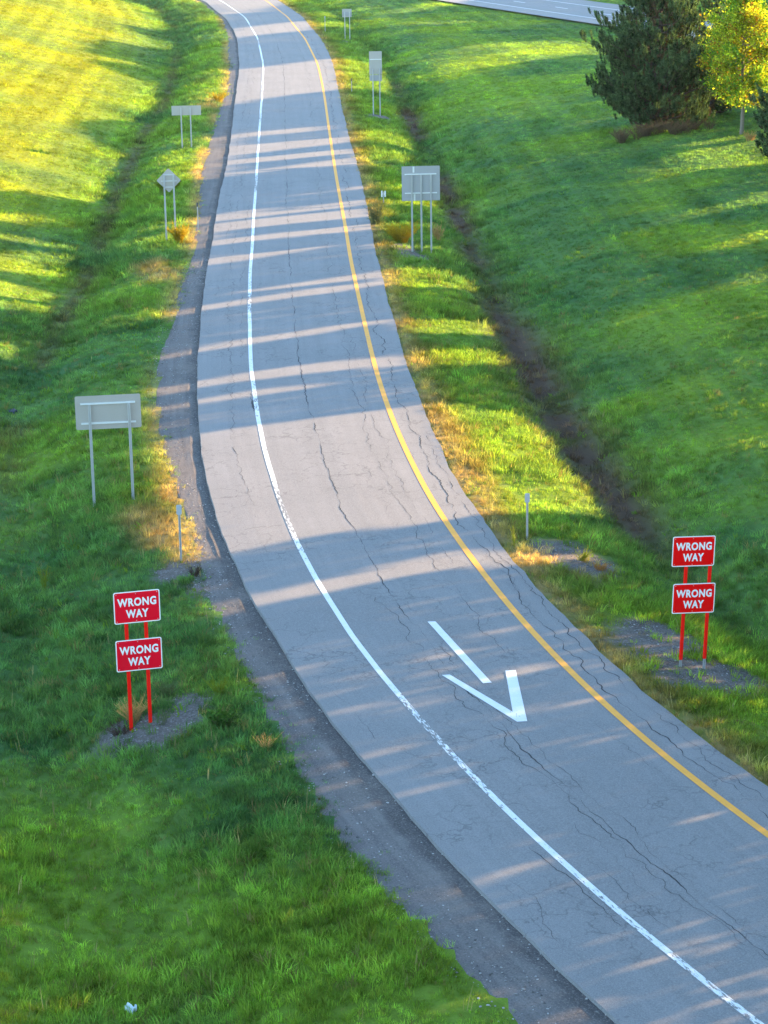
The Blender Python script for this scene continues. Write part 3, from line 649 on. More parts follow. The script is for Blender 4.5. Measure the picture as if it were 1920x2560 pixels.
def pine(base, hgt, rad, label, seed, nw=19, dens=1.0):
    rng = np.random.default_rng(seed); root = empty('pine_tree', base, rng.uniform(0, 6), label, 'pine tree', 'conifers on the grassy rise')
    tk = Acc(); fol = Acc(); dry = Acc()
    path = [(0.12*math.sin(i*.9), .12*math.cos(i*1.3)-.12, -.4+i*(hgt+.4)/9) for i in range(10)]
    tk.add(*tube_arrays(path, np.linspace(.26, .03, 10), 9))
    for iw in range(nw):
        f = iw/(nw-1); z = .2+f*(hgt*.97-.2)
        prof = rad*(.86+.22*math.sin(f*5))*min(1, (1.02-f)*1.25)**.75*(1-.15*(1-f)**4)
        for k in range(rng.integers(5, 8)+(5 if f < .32 else 0)):
            a0 = rng.uniform(0, 6.283); ln = max(.35, prof*rng.uniform(.6, 1.12)); rise = rng.uniform(-.03, .22)+.35*f; droop = rng.uniform(.05, .25)*(1-f)
            m = 7; t = np.linspace(0, 1, m)
            d = np.array([math.cos(a0), math.sin(a0)])
            pth = np.c_[d[0]*ln*t, d[1]*ln*t, z+ln*(rise*t-droop*np.sin(t*np.pi)*.5+.16*t**3)]; pth[1:, :2] += rng.normal(0, .03*ln, (m-1, 2))
            tk.add(*tube_arrays(pth, np.linspace(.055*(1-.6*f)+.012, .008, m), 5))
            nb = int((8+ln*9)*dens)
            for j in range(nb):
                u_ = rng.uniform(.10, 1.0)**.7 if j else 1.0; c = np.array([np.interp(u_, t, pth[:, q]) for q in range(3)])
                sd = np.array([-d[1], d[0], 0])*rng.normal(0, .24+.20*ln*(1.15-u_)); c = c+sd+[0, 0, rng.uniform(-.06, .2)]
                nn_ = rng.integers(60, 95); L_ = rng.uniform(.30, .5)
                # an upright candle-like tuft: needles radiate round a short twig
                h_ = rng.uniform(0, 1, nn_); an = rng.uniform(0, 6.283, nn_); tw = np.array([d[0]*.3, d[1]*.3, 1.0])*L_
                p0 = c+h_[:, None]*tw; out = np.c_[np.cos(an), np.sin(an), rng.uniform(.3, 1.2, nn_)]; out /= np.linalg.norm(out, axis=1)[:, None]
                ll = (.15*rng.uniform(.7, 1.3, nn_))[:, None]; sdv = np.cross(out, rng.normal(size=(nn_, 3))); sdv /= np.linalg.norm(sdv, axis=1)[:, None]; wv = .024
                V = np.stack([p0-sdv*wv, p0+sdv*wv, p0+out*ll+sdv*wv*.5], 1).reshape(-1, 3)
                (dry if (u_ < .5 and rng.random() < .35) else fol).add(V, np.arange(3*nn_).reshape(nn_, 3))
    tk.obj('trunk', M_BARK, root, True); fol.obj('crown', M_NEEDLE, root); dry.obj('inner_needles', M_NEEDLE_DRY, root)
    return root
PB1 = on_ground(1648, 318); PB2 = on_ground(1800, 298); PB3 = on_ground(1985, 408); MB_ = on_ground(1853, 336)
pine(PB1, 12.0, 5.1, 'large bushy dark pine standing left of the yellow maple', 21, nw=25)
pine(PB2+[.0, 3.2, 0], 10.5, 2.9, 'darker pine half hidden behind the yellow maple', 22, nw=15, dens=.6)
pine(PB3, 7.0, 2.6, 'conifer at right edge of photo whose branch tips reach into view', 23, nw=13)
def maple(base, hgt, rad, label, seed):
    rng = np.random.default_rng(seed); root = empty('maple_tree', base, 0, label, 'maple tree')
    tk = Acc(); path = [(.05*math.sin(i), .05*math.cos(i*1.7), -.4+i*(hgt*.9+.4)/8) for i in range(9)]
    tk.add(*tube_arrays(path, np.linspace(.14, .02, 9), 9)); P = []; 
    for k in range(46):
        f = (k+.5)/46; z = 1.55+f*(hgt*.86-1.55); a0 = k*2.4+rng.uniform(-.4, .4); prof = rad*math.sin(min(1, .16+f*.95)**.75*math.pi*.93)**.7
        ln = max(.4, prof*rng.uniform(.7, 1.08)); m = 6; t = np.linspace(0, 1, m); d = np.array([math.cos(a0), math.sin(a0)])
        pth = np.c_[d[0]*ln*t, d[1]*ln*t, z+ln*(.75*t-.2*t*t)]; pth[1:, :2] += rng.normal(0, .05*ln, (m-1, 2)); tk.add(*tube_arrays(pth, np.linspace(.045, .008, m), 5))
        for j in range(int(5+ln*4)):
            u_ = rng.uniform(.3, 1.04); c = np.array([np.interp(u_, t, pth[:, q]) for q in range(3)])+rng.normal(0, .16, 3)
            P.append(c+rng.normal(0, 1, (rng.integers(34, 70), 3))*np.array([.24, .24, .2]))
    tk.obj('trunk', M_BARK2, root, True)
    P = np.concatenate(P); r = fbm(P[:, 0]*1+P[:, 2], P[:, 1]+P[:, 2]*.7, 1.1, 77)+rng.normal(0, .06, len(P))
    hgt_f = P[:, 2]/hgt
    cls = np.where(r+.25*(hgt_f-.4) > .56, 0, 1); cls[rng.random(len(P)) < .3] = 0; cls[(r > .70) & (rng.random(len(P)) < .4)] = 2
    for k, (nm, mt) in enumerate((('crown', M_MAPLE), ('green_leaves', M_MAPLE_G), ('orange_leaves', M_MAPLE_O))):
        V, F = leaf_cards(P[cls == k], .085, rng, up=.3); mesh_np(nm, V, F, mt, root)
    return root
maple(MB_, 9.5, 2.9, 'yellow green maple turning autumn colour with a bare slim trunk', 31)
# ------------------------------------------------------------------ unseen woodland along the right, leaf gaps cut to shape light on the ramp
exec_lit = []
def add_lit(ox, oy, k, *polys):
    for p in polys: exec_lit.append(np.array([(ox+x/k, oy+y/k) for x, y in p]))
weak_lit = set()
def add_weak(*a):
    n0 = len(exec_lit); add_lit(*a); weak_lit.update(range(n0, len(exec_lit)))
Z1 = (0, 0, 1.728); Z2 = (960, 0, 1.728); Z3 = (0, 640, 1.728); Z4 = (960, 640, 1.728); Z5 = (0, 1280, 1.728); Z6 = (960, 1280, 1.728); Z8 = (960, 1920, 1.728)
FU = (0, 0, 1/1.1573)
add_lit(*Z1, [(-200,-60),(350,-60),(420,25),(560,40),(700,60),(860,60),(900,100),(700,130),(560,110),(440,90),(560,140),(690,180),(700,210),(550,190),(380,160),(290,195),(330,260),(450,310),(600,350),(705,375),(718,420),(690,495),(600,525),(420,505),(240,515),(330,600),(400,645),(545,695),(545,780),(480,850),(435,950),(300,930),(130,905),(-200,885)],
    [(1010,130),(1300,95),(1310,135),(1020,165)], [(1000,310),(1150,295),(1400,262),(1460,280),(1460,390),(1130,430),(960,455)], [(1000,590),(1290,560),(1290,580),(1000,606)],
    [(995,640),(1420,605),(1500,600),(1500,620),(985,682)], [(900,712),(1430,658),(1540,650),(1540,668),(900,730)], [(860,775),(1200,735),(1440,698),(1560,690),(1560,720),(1200,775),(860,845)],
    [(880,980),(1480,918),(1620,910),(1620,940),(1200,985),(860,1020)], [(870,1055),(1500,985),(1640,970),(1640,1050),(1200,1105),(850,1165)],
    [(900,20),(1150,-20),(1250,10),(1000,60)], [(940,150),(985,150),(985,165),(950,180)])
add_lit(*Z3, [(0,0),(330,0),(290,60),(200,95),(60,60),(-200,45)], [(-200,105),(220,110),(240,150),(200,240),(60,240),(-200,190)], [(-200,370),(120,390),(90,440),(-200,425)],
    [(1000,172),(1520,92),(1660,95),(1540,118),(1090,168)], [(760,245),(875,225),(1090,193),(1560,128),(1660,120),(1560,147),(1090,217),(870,247),(740,265)],
    [(700,440),(880,405),(1090,368),(1430,313),(1600,300),(1430,332),(1090,392),(880,420),(700,455)], [(560,590),(860,552),(1090,512),(1380,478),(1700,460),(1700,492),(1380,517),(1090,558),(860,574),(560,620)],
    [(740,655),(870,628),(1100,598),(1300,586),(1100,622),(870,652)])
add_lit(0, 0, 1, [(428,1100),(498,1097),(654,1074),(960,1033),(1085,1012),(1134,1028),(1215,1030),(1284,1080),(1365,1207),(1421,1290),(1240,1283),(1139,1309),(960,1334),(746,1355),(579,1390),(515,1407),(470,1400)],
    [(500,1535),(579,1512),(602,1500),(960,1437),(960,1415),(1076,1408),(1296,1398),(1400,1382),(1400,1405),(1288,1424),(1140,1436),(960,1452),(752,1508),(602,1530),(520,1545)])
add_lit(*T5, [(1090,580),(1160,740),(1220,960),(1300,1140),(1400,1350),(1500,1600),(1540,1750),(1400,1800),(1250,1700),(1000,1640),(800,1560),(820,1420),(900,1330),(560,1390),(300,1330),(300,1260),(420,1200),(700,1100),(900,1060),(820,950),(1000,870),(1000,700)], [(860,40),(1060,50),(1060,130),(860,110)])
add_lit(*T3, [(640,680),(880,660),(830,850),(800,1030),(720,1150),(720,1400),(430,1460),(430,1250),(480,1000),(500,880)], [(420,2000),(480,1870),(590,1950),(560,2060),(350,2080)], [(720,50),(800,0),(1110,0),(1080,240),(780,260),(640,210)])
add_lit(*T2, [(0,770),(240,780),(530,830),(700,920),(830,930),(880,1100),(740,1195),(500,1190),(330,1160),(100,1150)], [(730,720),(1130,740),(1100,800),(800,860)], [(-100,305),(500,325),(1000,295),(1800,275),(1800,305),(1000,330),(500,360),(-100,352)], [(-100,185),(600,165),(1100,105),(1500,0),(1800,0),(1100,152),(500,205),(-100,215)], [(-100,60),(300,80),(700,110),(300,140),(-100,110)])
add_lit(*Z2, [(230,240),(380,195),(600,180),(760,178),(900,200),(1150,215),(1150,235),(800,240),(600,270),(400,300),(310,305),(240,280)], [(1230,930),(1480,880),(1700,815),(1700,872),(1440,922),(1250,952)], [(1370,1090),(1530,1030),(1700,980),(1700,1025),(1500,1070),(1400,1102)])
add_lit(*Z4, [(1400,120),(1540,70),(1700,25),(1700,110),(1500,142),(1400,162)], [(0,60),(260,75),(300,120),(180,140),(-30,125)], [(60,285),(370,278),(370,312),(240,342),(70,308)], [(120,440),(450,413),(440,452),(200,482),(130,472)])
add_lit(1440, 0, 3.456, [(440,1480),(520,1430),(700,1390),(820,1350),(1100,1280),(1350,1260),(1460,1230),(1700,1170),(1700,1480),(1400,1520),(1150,1560),(860,1580),(760,1480),(660,1620),(560,1560),(500,1520)], [(960,1250),(1350,1180),(1350,1205),(980,1272)], [(150,1035),(400,975),(420,1000),(200,1060)])
add_lit(*T4, [(170,1100),(450,1080),(740,1080),(930,1400),(700,1415),(480,1450),(250,1400)], [(-20,175),(520,290),(450,315),(-20,255)])
add_lit(*FU, [(765,283),(850,298),(855,316),(770,302)], [(775,328),(835,333),(835,350),(778,347)], [(782,362),(850,370),(850,382),(784,378)])
add_weak(*Z5, [(1430,690),(1659,638),(1659,668),(1450,717)], [(1450,905),(1659,848),(1659,880),(1460,927)], [(1480,947),(1659,903),(1659,935),(1490,967)], [(1250,1000),(1440,958),(1450,977),(1260,1012)], [(1280,945),(1400,913),(1410,930),(1290,957)], [(730,430),(960,420),(990,450),(800,470)])
add_weak(*Z6, [(240,325),(400,306),(420,322),(260,347)], [(-10,627),(150,608),(160,640),(-10,662)], [(120,800),(300,763),(600,698),(760,672),(800,690),(540,747),(260,802),(130,827)], [(-10,843),(130,818),(110,852),(-10,882)])
add_weak(*Z8, [(900,200),(1000,178),(1150,152),(1160,172),(1000,207),(910,217)], [(330,400),(600,353),(800,278),(860,290),(620,372),(340,432)], [(400,492),(480,440),(720,395),(850,390),(740,440),(600,455),(850,522),(760,562),(550,607),(500,562)], [(850,492),(1050,443),(1080,460),(900,517)], [(880,592),(1170,538),(1180,557),(900,612)], [(1080,312),(1380,223),(1390,242),(1100,332)], [(1280,472),(1550,448),(1560,464),(1300,492)], [(120,560),(290,508),(340,508),(470,652),(370,692),(260,642)], [(110,500),(290,458),(200,522)], [(1480,1040),(1700,980),(1700,1070),(1520,1115)])
add_weak(0, 1920, 1.728, [(-100, 880), (120, 940), (260, 1040), (450, 1040), (440, 1110), (-100, 1110)], [(-100, 250), (60, 290), (90, 360), (-100, 400)])
def in_poly(X, Y, poly):
    r = np.zeros(len(X), bool); n = len(poly)
    for i in range(n):
        x0, y0 = poly[i]; x1, y1 = poly[(i+1) % n]
        if y0 == y1: continue
        c = ((y0 > Y) != (y1 > Y)) & (X < (x1-x0)*(Y-y0)/(y1-y0)+x0); r ^= c
    return r
POST_LIGHT = tuple((np.array(o.location[:])+[dx, 0, z_], .32, .85) for o, dxs, zs in ((BS1, (-.45, .5), (.7, 1.2, 1.7)), (BS2, (-.25, .25), (.6, 1.2, 1.8)), (BS3, (-.25, .25), (.6, 1.2, 1.8))) for dx in dxs for z_ in zs)
def lit_mask(P):
    """True where the sunbeam through P ends in one of the sunlit places"""
    out = np.zeros(len(P), bool)
    for i in range(0, len(P), 40000):
        p = P[i:i+40000]; luck = np.random.default_rng(i+3).random(len(p)); t = np.zeros(len(p)); hit = np.zeros(len(p), bool); h = np.zeros_like(t)
        for st in np.arange(2, 190, 1.0):
            q = p-SUN_DIR*st; b = (~hit) & (q[:, 2] < hz(q[:, 0], q[:, 1])) ; t[b] = st; hit |= b
        for _ in range(6):                                                     # refine
            q = p-SUN_DIR*t[:, None]; t -= np.clip((hz(q[:, 0], q[:, 1])-q[:, 2])/SUN_DIR[2]*.6, -1, 1)
        q = p-SUN_DIR*t[:, None]; X, Y = project(np.c_[q[:, :2], hz(q[:, 0], q[:, 1])]); m = np.zeros(len(p), bool)
        for kp, poly in enumerate(exec_lit):
            x0, y0 = poly.min(0); x1, y1 = poly.max(0); c = np.where((X > x0) & (X < x1) & (Y > y0) & (Y < y1))[0]
            if len(c): m[c] |= in_poly(X[c], Y[c], poly) & ((kp not in weak_lit) | (luck[c] < .62))
        m &= hit
        for sh in (-1.3, -.65, .65, 1.3):
            q2 = q[:, :2]+SUN_DIR[:2]*sh; X, Y = project(np.c_[q2, hz(q2[:, 0], q2[:, 1])])
            for kp, poly in enumerate(exec_lit):
                if kp in weak_lit: continue
                x0, y0 = poly.min(0); x1, y1 = poly.max(0); c = np.where((X > x0) & (X < x1) & (Y > y0) & (Y < y1) & hit)[0]
                if len(c): m[c] |= in_poly(X[c], Y[c], poly)
        # light that reaches the crowns on the rise
        for cc, rr, pr in POST_LIGHT+((MB_+[0, 0, 5.5], 4., 1.1), (PB1+[.6, -.5, 5.5], 5.6, 1.1), (PB2+[0, 3, 6], 3.4, 1.1)):
            v = np.asarray(cc)-p; tt = v@(-SUN_DIR); dd = np.linalg.norm(v-tt[:, None]*(-SUN_DIR), axis=1); m |= (dd < rr) & (tt > 0) & (np.sin(p[:, 0]*3.1+p[:, 2]*4.7)*.5+.5 < pr)
        out[i:i+40000] = m
    return out
rng = np.random.default_rng(5)
WP = []
for q in range(4):                                                             # four close layers of leaves
    g = .26; yy, vv = np.meshgrid(np.arange(20, 425, g), np.arange(0, 1, g/19.5)); yy = yy.ravel()+rng.uniform(-.5, .5, yy.size)*g; vv = vv.ravel()+rng.uniform(-.5, .5, yy.size)*g/19.5
    xx = .172*yy+15+(q-1.5)*.8+rng.uniform(-.4, .4, yy.size)+1.2*np.sin(yy*.35); top = 19.5+2.0*np.sin(yy*.21)+1.5*np.sin(yy*.57+1); z0 = hz(xx, yy)
    WP.append(np.c_[xx, yy, z0+np.clip(vv, 0, 1)*(top-z0)])
WP = np.concatenate(WP); keep = ~lit_mask(WP)  # leaves in the way of the wanted sunlit places are left out
M_WOOD = leaf_mat('woodland_leaves', (.05, .085, .02), .3, (1.1, 1.15, .6), .4)
V, F = leaf_cards(WP[keep], .27, rng)
tk = Acc(); tk.add(V, F)
wood = tk.obj('woodland', M_WOOD); tag(wood, 'unseen leafy woodland right of the grassy rise, gaps cut to shape its shade', 'woodland', kind='stuff')
trk = Acc()
for y_ in np.arange(24, 420, 5.5):
    x_ = .172*y_+15+1.2*math.sin(y_*.35); z_ = np.arange(0, 9, .25)+float(hz(x_, y_)); l_ = lit_mask(np.c_[z_*0+x_, z_*0+y_, z_]); k_ = int(np.argmax(l_)) if l_.any() else len(z_)
    if k_ > 5: p = np.array([(x_, y_, z_[0]-.5), (x_+.05, y_, z_[k_//2]), (x_, y_+.05, z_[k_-1]-.2)]); trk.add(*tube_arrays(p, [.22, .17, .12], 7))
o = trk.obj('trunk', M_BARK, wood); o['kind'] = 'stuff'

# ------------------------------------------------------------------ grass: tufts set on points (ground cover nobody could count)
def tuft_mesh(name, nb, hgt, spread, wid, lean, seed, mat):
    r = np.random.default_rng(seed); A = Acc()
    for k in range(nb):
        a0 = r.uniform(0, 6.283); rr = spread*math.sqrt(r.random()); b = np.array([rr*math.cos(a0), rr*math.sin(a0), -.02]); h = hgt*r.uniform(.55, 1.15)
        a1 = a0+r.normal(0, .9); d = np.array([math.cos(a1), math.sin(a1), 0]); s = np.array([-d[1], d[0], 0])*wid*.5*r.uniform(.7, 1.3); le = lean*r.uniform(.4, 1.5)*h
        m = b+d*le*.35+[0, 0, h*.6]; t = b+d*le+[0, 0, h*r.uniform(.75, 1)]
        A.add([b-s, b+s, m+s*.8, m-s*.8], [[0, 1, 2, 3]]); A.add([m-s*.8, m+s*.8, t+s*.12, t-s*.12], [[0, 1, 2, 3]])
    V = np.concatenate(A.V); F = np.concatenate(A.F); me = bpy.data.meshes.new(name); me.from_pydata([tuple(v) for v in V], [], [list(f) for f in F]); me.materials.append(mat)
    return bpy.data.objects.new(name, me)
PROTO = [tuft_mesh('short_tuft', 15, .14, .12, .013, .6, 1, M_GRASS), tuft_mesh('lush_tuft', 18, .25, .14, .015, .85, 2, M_GRASS),
         tuft_mesh('broad_tuft', 13, .11, .12, .026, .9, 3, M_GRASS), tuft_mesh('dry_tuft', 16, .30, .09, .009, .5, 4, M_GRASS)]
PROTO.append(tuft_mesh('seed_stalk', 4, .36, .06, .011, .25, 5, M_GRASS))
def gn_scatter(name, protos):
    ng = bpy.data.node_groups.new(name, 'GeometryNodeTree'); ng.interface.new_socket('Geometry', in_out='INPUT', socket_type='NodeSocketGeometry'); ng.interface.new_socket('Geometry', in_out='OUTPUT', socket_type='NodeSocketGeometry')
    N = ng.nodes; L = ng.links; gi = N.new('NodeGroupInput'); go = N.new('NodeGroupOutput'); jn = N.new('GeometryNodeJoinGeometry')
    kin = N.new('GeometryNodeInputNamedAttribute'); kin.data_type = 'INT'; kin.inputs[0].default_value = 'sort'
    rot = N.new('GeometryNodeInputNamedAttribute'); rot.data_type = 'FLOAT_VECTOR'; rot.inputs[0].default_value = 'turn'
    scl = N.new('GeometryNodeInputNamedAttribute'); scl.data_type = 'FLOAT_VECTOR'; scl.inputs[0].default_value = 'size'
    for i, p in enumerate(protos):
        oi = N.new('GeometryNodeObjectInfo'); oi.inputs[0].default_value = p; oi.inputs[1].default_value = True
        ip = N.new('GeometryNodeInstanceOnPoints'); cm = N.new('FunctionNodeCompare'); cm.data_type = 'INT'; cm.operation = 'EQUAL'
        L.new(kin.outputs[0], cm.inputs[2]); cm.inputs[3].default_value = i
        L.new(gi.outputs[0], ip.inputs['Points']); L.new(cm.outputs[0], ip.inputs['Selection']); L.new(oi.outputs['Geometry'], ip.inputs['Instance'])
        L.new(rot.outputs[0], ip.inputs['Rotation']); L.new(scl.outputs[0], ip.inputs['Scale']); L.new(ip.outputs[0], jn.inputs[0])
    L.new(jn.outputs[0], go.inputs[0]); return ng
def scatter(name, P, sort, turn, size, tint, protos):
    me = bpy.data.meshes.new(name); me.vertices.add(len(P)); me.vertices.foreach_set('co', P.astype(np.float32).ravel())
    for nm, ty_, key, v in (('sort', 'INT', 'value', sort.astype(np.int32)), ('turn', 'FLOAT_VECTOR', 'vector', turn.astype(np.float32)), ('size', 'FLOAT_VECTOR', 'vector', size.astype(np.float32)), ('tint', 'FLOAT_COLOR', 'color', np.c_[tint, np.ones(len(P))].astype(np.float32))):
        a = me.attributes.new(nm, ty_, 'POINT'); a.data.foreach_set(key, v.ravel())
    me.materials.append(M_GRASS)
    o = bpy.data.objects.new(name, me); link(o); md = o.modifiers.new('scatter', 'NODES'); md.node_group = gn_scatter(name, protos); return o
NG = 400000
zz = np.linspace(29, 330, 3000); pdf = zz**-.62; cdf = np.cumsum(pdf); cdf /= cdf[-1]
gy_ = np.interp(rng.random(NG), cdf, zz); gx_ = rng.uniform(-1, 1, NG)*(.205*gy_+8.0)
s_g, d_g, er_g, el_g = bil(Sr, gx_, gy_), bil(Dr, gx_, gy_), bil(ERr, gx_, gy_), bil(ELr, gx_, gy_)
P0 = np.stack([gx_, gy_], -1); s_g, d_g = lane(P0); er_g = d_g-off(O_right, s_g); el_g = off(O_out, s_g)-d_g
hs, hn = hw_coord(gx_, gy_)
edge = np.where(rng.random(NG) < .10, .35, 0)+(fbm(gx_, gy_, 1.3, 61)-.5)*.8+(fbm(gx_, gy_, .35, 62)-.5)*.9
ok = ((er_g > -.06) | (el_g+edge > .0)) & ((hn < -.3) | (hn > HW_W+.3))
col, tanv, soil, gv = cover(gx_, gy_, s_g, d_g, er_g, el_g)
ok &= rng.random(NG) > np.maximum(soil*.8, np.clip((gv-.32+(fbm(gx_, gy_, .9, 91)-.5)*1.5)*3, 0, .93))
gx_, gy_, s_g, d_g, er_g, el_g, col, tanv, soil = [q[ok] for q in (gx_, gy_, s_g, d_g, er_g, el_g, col, tanv, soil)]
n = len(gx_); far = (gy_/45.)**.55
lush = fbm(gx_, gy_, .35, 71); mown = np.where(el_g > 0, sstep(el_g, 6, 9), sstep(er_g, 6, 9))
sort = np.where(rng.random(n) < np.clip((lush-.35)*3, .1, .8)*(1-mown*.8), 1, 0); sort[(rng.random(n) < .12)] = 2; sort[rng.random(n) < tanv*.9] = 3
sz = .76*far*rng.uniform(.6, 1.25, n)*(.7+.7*lush)*(1-.3*mown)*np.clip(.55+np.maximum(er_g, el_g)*.8, .5, 1); sz[sort == 3] *= .85
cl_ = fbm(gx_, gy_, 1.5, 81)*.6+fbm(gx_, gy_, 3.7, 82)*.4; cl_ = (1+(np.clip(.35+1.35*(cl_-.2)/.6, .4, 1.7)-1)*(1-.6*mown))[:, None]
tint = col*cl_*rng.uniform(.6, 1.5, (n, 1))*rng.uniform(.9, 1.1, (n, 3))
mow = fbm(d_g*.9, s_g*.015+7, 1., 85); tint *= (1+(np.clip((mow-.5)*1.5, -.25, .25))*mown)[:, None]
dryb = (rng.random(n) < .045) & (gy_ < 110); tint[dryb] = np.array([.30, .25, .10])*rng.uniform(.5, 1.1, (dryb.sum(), 1))
wd_ = (rng.random(n) < .012) & (gy_ < 130); sort[wd_] = 2; sz[wd_] *= 1.9; tint[wd_] = np.array([.16, .27, .035])*rng.uniform(.7, 1.3, (wd_.sum(), 1))
st_ = (rng.random(n) < .006*(1-mown)) & (gy_ < 150); sort[st_] = 4; sz[st_] = rng.uniform(.7, 1.4, st_.sum()); tint[st_] = np.array([.38, .32, .17])*rng.uniform(.6, 1.2, (st_.sum(), 1))
grass = scatter('grass', np.c_[gx_, gy_, hz(gx_, gy_)-.01], sort, np.c_[rng.normal(0, .12, n), rng.normal(0, .12, n), rng.uniform(0, 6.283, n)], np.c_[sz, sz, sz*rng.uniform(.8, 1.3, n)/np.sqrt(far)], tint, PROTO)
tag(grass, 'green grass covering verges, ditches and banks', 'grass', kind='stuff')

# loose stones on the shoulder and the worn patches
def stone_mesh(name, seed, mat):
    r = np.random.default_rng(seed); bm = bmesh.new(); bmesh.ops.create_icosphere(bm, subdivisions=1, radius=1)
    for v in bm.verts: v.co = Vector((v.co[0]*1.2, v.co[1], v.co[2]*.6))*r.uniform(.75, 1.2)
    me = bpy.data.meshes.new(name); bm.to_mesh(me); bm.free(); me.materials.append(mat); return bpy.data.objects.new(name, me)
M_STONE = leaf_mat('stone', None, 0.)
q_s = rng.uniform(72, 150, 5200); q_o = off(O_out, q_s)+rng.uniform(-.35, 1, 5200)*np.clip(off(O_left, q_s)-off(O_out, q_s), .1, 3); xy = at_lane(q_s, q_o); zz_ = np.full(5200, -.066)
ex = []
for bx, by, br in BARE:
    k = int(130*br*br); a_ = rng.uniform(0, 6.283, k); rr = br*1.25*np.sqrt(rng.random(k)); ex.append(np.c_[bx+rr*np.cos(a_), by+rr*np.sin(a_)])
ex = np.concatenate(ex); xy = np.concatenate([xy, ex]); zz_ = np.r_[zz_, hz(ex[:, 0], ex[:, 1])+.005]; m_ = len(xy)
ss = .009+.022*rng.random(m_)**3; lum = rng.uniform(.08, .42, m_)[:, None]
stones = scatter('loose_gravel', np.c_[xy, zz_], rng.integers(0, 2, m_), np.c_[np.zeros(m_), np.zeros(m_), rng.uniform(0, 6.28, m_)], np.repeat(ss[:, None], 3, 1), lum*np.array([1, .95, .9]), [stone_mesh('round_stone', 1, M_STONE), stone_mesh('flat_stone', 2, M_STONE)])
tag(stones, 'small loose stones on the gravel shoulder and worn ground', 'gravel', kind='stuff')
# ------------------------------------------------------------------ single weeds and bushes
def stems(n, hgt, spread, seed, lean=.5, twigs=6, wid=.006, leafy=.0, leaf=.03):
    r = np.random.default_rng(seed); S = Acc(); Lf = Acc()
    def blade(a, b, w):
        d = b-a; s = np.cross(d, r.normal(size=3)); s = s/(np.linalg.norm(s)+1e-9)*w; s2 = np.cross(d, s); s2 = s2/(np.linalg.norm(s2)+1e-9)*w
        S.add([a-s, a+s, b+s*.4, b-s*.4], [[0, 1, 2, 3]]); S.add([a-s2, a+s2, b+s2*.4, b-s2*.4], [[0, 1, 2, 3]])
    for k in range(n):
        a0 = r.uniform(0, 6.283); d = np.array([math.cos(a0), math.sin(a0), 0]); b = d*spread*.3*r.random(); b[2] = -.08; h = hgt*r.uniform(.6, 1.1); le = lean*h*r.uniform(.2, 1.2)
        pts = [b, b+d*le*.3+[0, 0, h*.5], b+d*le+[0, 0, h]]
        for i in (0, 1): blade(np.array(pts[i]), np.array(pts[i+1]), wid*(1-.35*i))
        for j in range(twigs):
            u_ = r.uniform(.3, 1); i = 0 if u_ < .5 else 1; f = (u_-.5*i)*2; q = np.array(pts[i])*(1-f)+np.array(pts[i+1])*f
            e = q+np.array([r.normal(0, .5), r.normal(0, .5), r.uniform(.3, 1)])*hgt*.22*r.uniform(.5, 1.2); blade(q, e, wid*.7)
            if leafy and r.random() < leafy: V, F = leaf_cards(np.array([q*.4+e*.6]+[e]), leaf, r); Lf.add(V, F)
    return S, Lf
def weed(name, px, n, hgt, spread, seed, mat, label, cat, group=None, leafmat=None, **kw):
    b = on_ground(*px); root = empty(name, b, 0, label, cat, group); S, Lf = stems(n, hgt, spread, seed, **kw)
    S.obj('stems', mat, root)
    if leafmat and Lf.n: Lf.obj('leaves', leafmat, root)
    return root
M_STRAW = leaf_mat('straw', (.50, .34, .15), .35, (1.1, 1, .7), .3); M_ORANGE = leaf_mat('orange_straw', (.48, .24, .06), .35, (1.1, 1, .6), .3)
M_GREYW = leaf_mat('grey_green_weed', (.13, .16, .075), .35, (1.1, 1.1, .7), .3); M_DEAD = leaf_mat('dead_weed', (.10, .062, .045), .1, (1, 1, 1), .3)
M_GOLD = leaf_mat('golden_weed', (.40, .30, .03), .45, (1.15, 1.1, .5), .35); M_LIME = leaf_mat('lime_weed', (.20, .24, .03), .45, (1.15, 1.15, .5), .35)
M_BRUSH = leaf_mat('dead_brush', (.17, .125, .075), .2, (1, 1, .8), .4)
G = 'weeds growing along the ramp'
weed('weed_clump', (333, 1808), 60, .62, .3, 1, M_STRAW, 'pale straw coloured dry weed hiding left post base of the darker red sign', 'weed', G, lean=.75, wid=.007)
weed('weed_clump', (418, 1742), 46, .5, .3, 2, M_GREYW, 'grey green feathery weed just behind the right post of the darker red sign', 'weed', G, lean=.8)
weed('weed_clump', (548, 1738), 34, .5, .25, 3, M_LIME, 'yellow green weed at gravel edge right of the darker red sign', 'weed', G, lean=.6)
weed('weed_clump', (408, 1815), 14, .5, .2, 9, M_GREYW, 'thin grey weed right of the red post on bare soil', 'weed', G, lean=.4)
weed('weed_clump', (300, 1835), 60, .3, .5, 14, M_DEAD, 'low brown dead weed mat left of the straw weed at red sign foot', 'weed', G, lean=1.3)
weed('weed_clump', (1455, 1402), 40, .36, .2, 4, M_LIME, 'spiky pale yellow weed on bare gravel between delineator and right red sign', 'weed', G, lean=.9, twigs=3, wid=.01)
weed('weed_clump', (1500, 1425), 50, .3, .5, 5, M_ORANGE, 'tan dry weed mat right of the spiky pale weed', 'weed', G, lean=.8)
weed('weed_clump', (488, 1440), 50, .34, .3, 6, M_DEAD, 'dark brown dead weed on gravel at foot of the left delineator', 'weed', G, lean=.7)
weed('weed_clump', (449, 608), 90, .95, .5, 7, M_GOLD, 'golden weed bush at foot of the diamond sign posts', 'weed', G, lean=.6, wid=.014, twigs=8)
weed('weed_clump', (1003, 605), 170, .9, 1.0, 8, M_GOLD, 'bright yellow bush left of the three-post sign feet', 'weed', G, lean=.9, wid=.014, twigs=8)
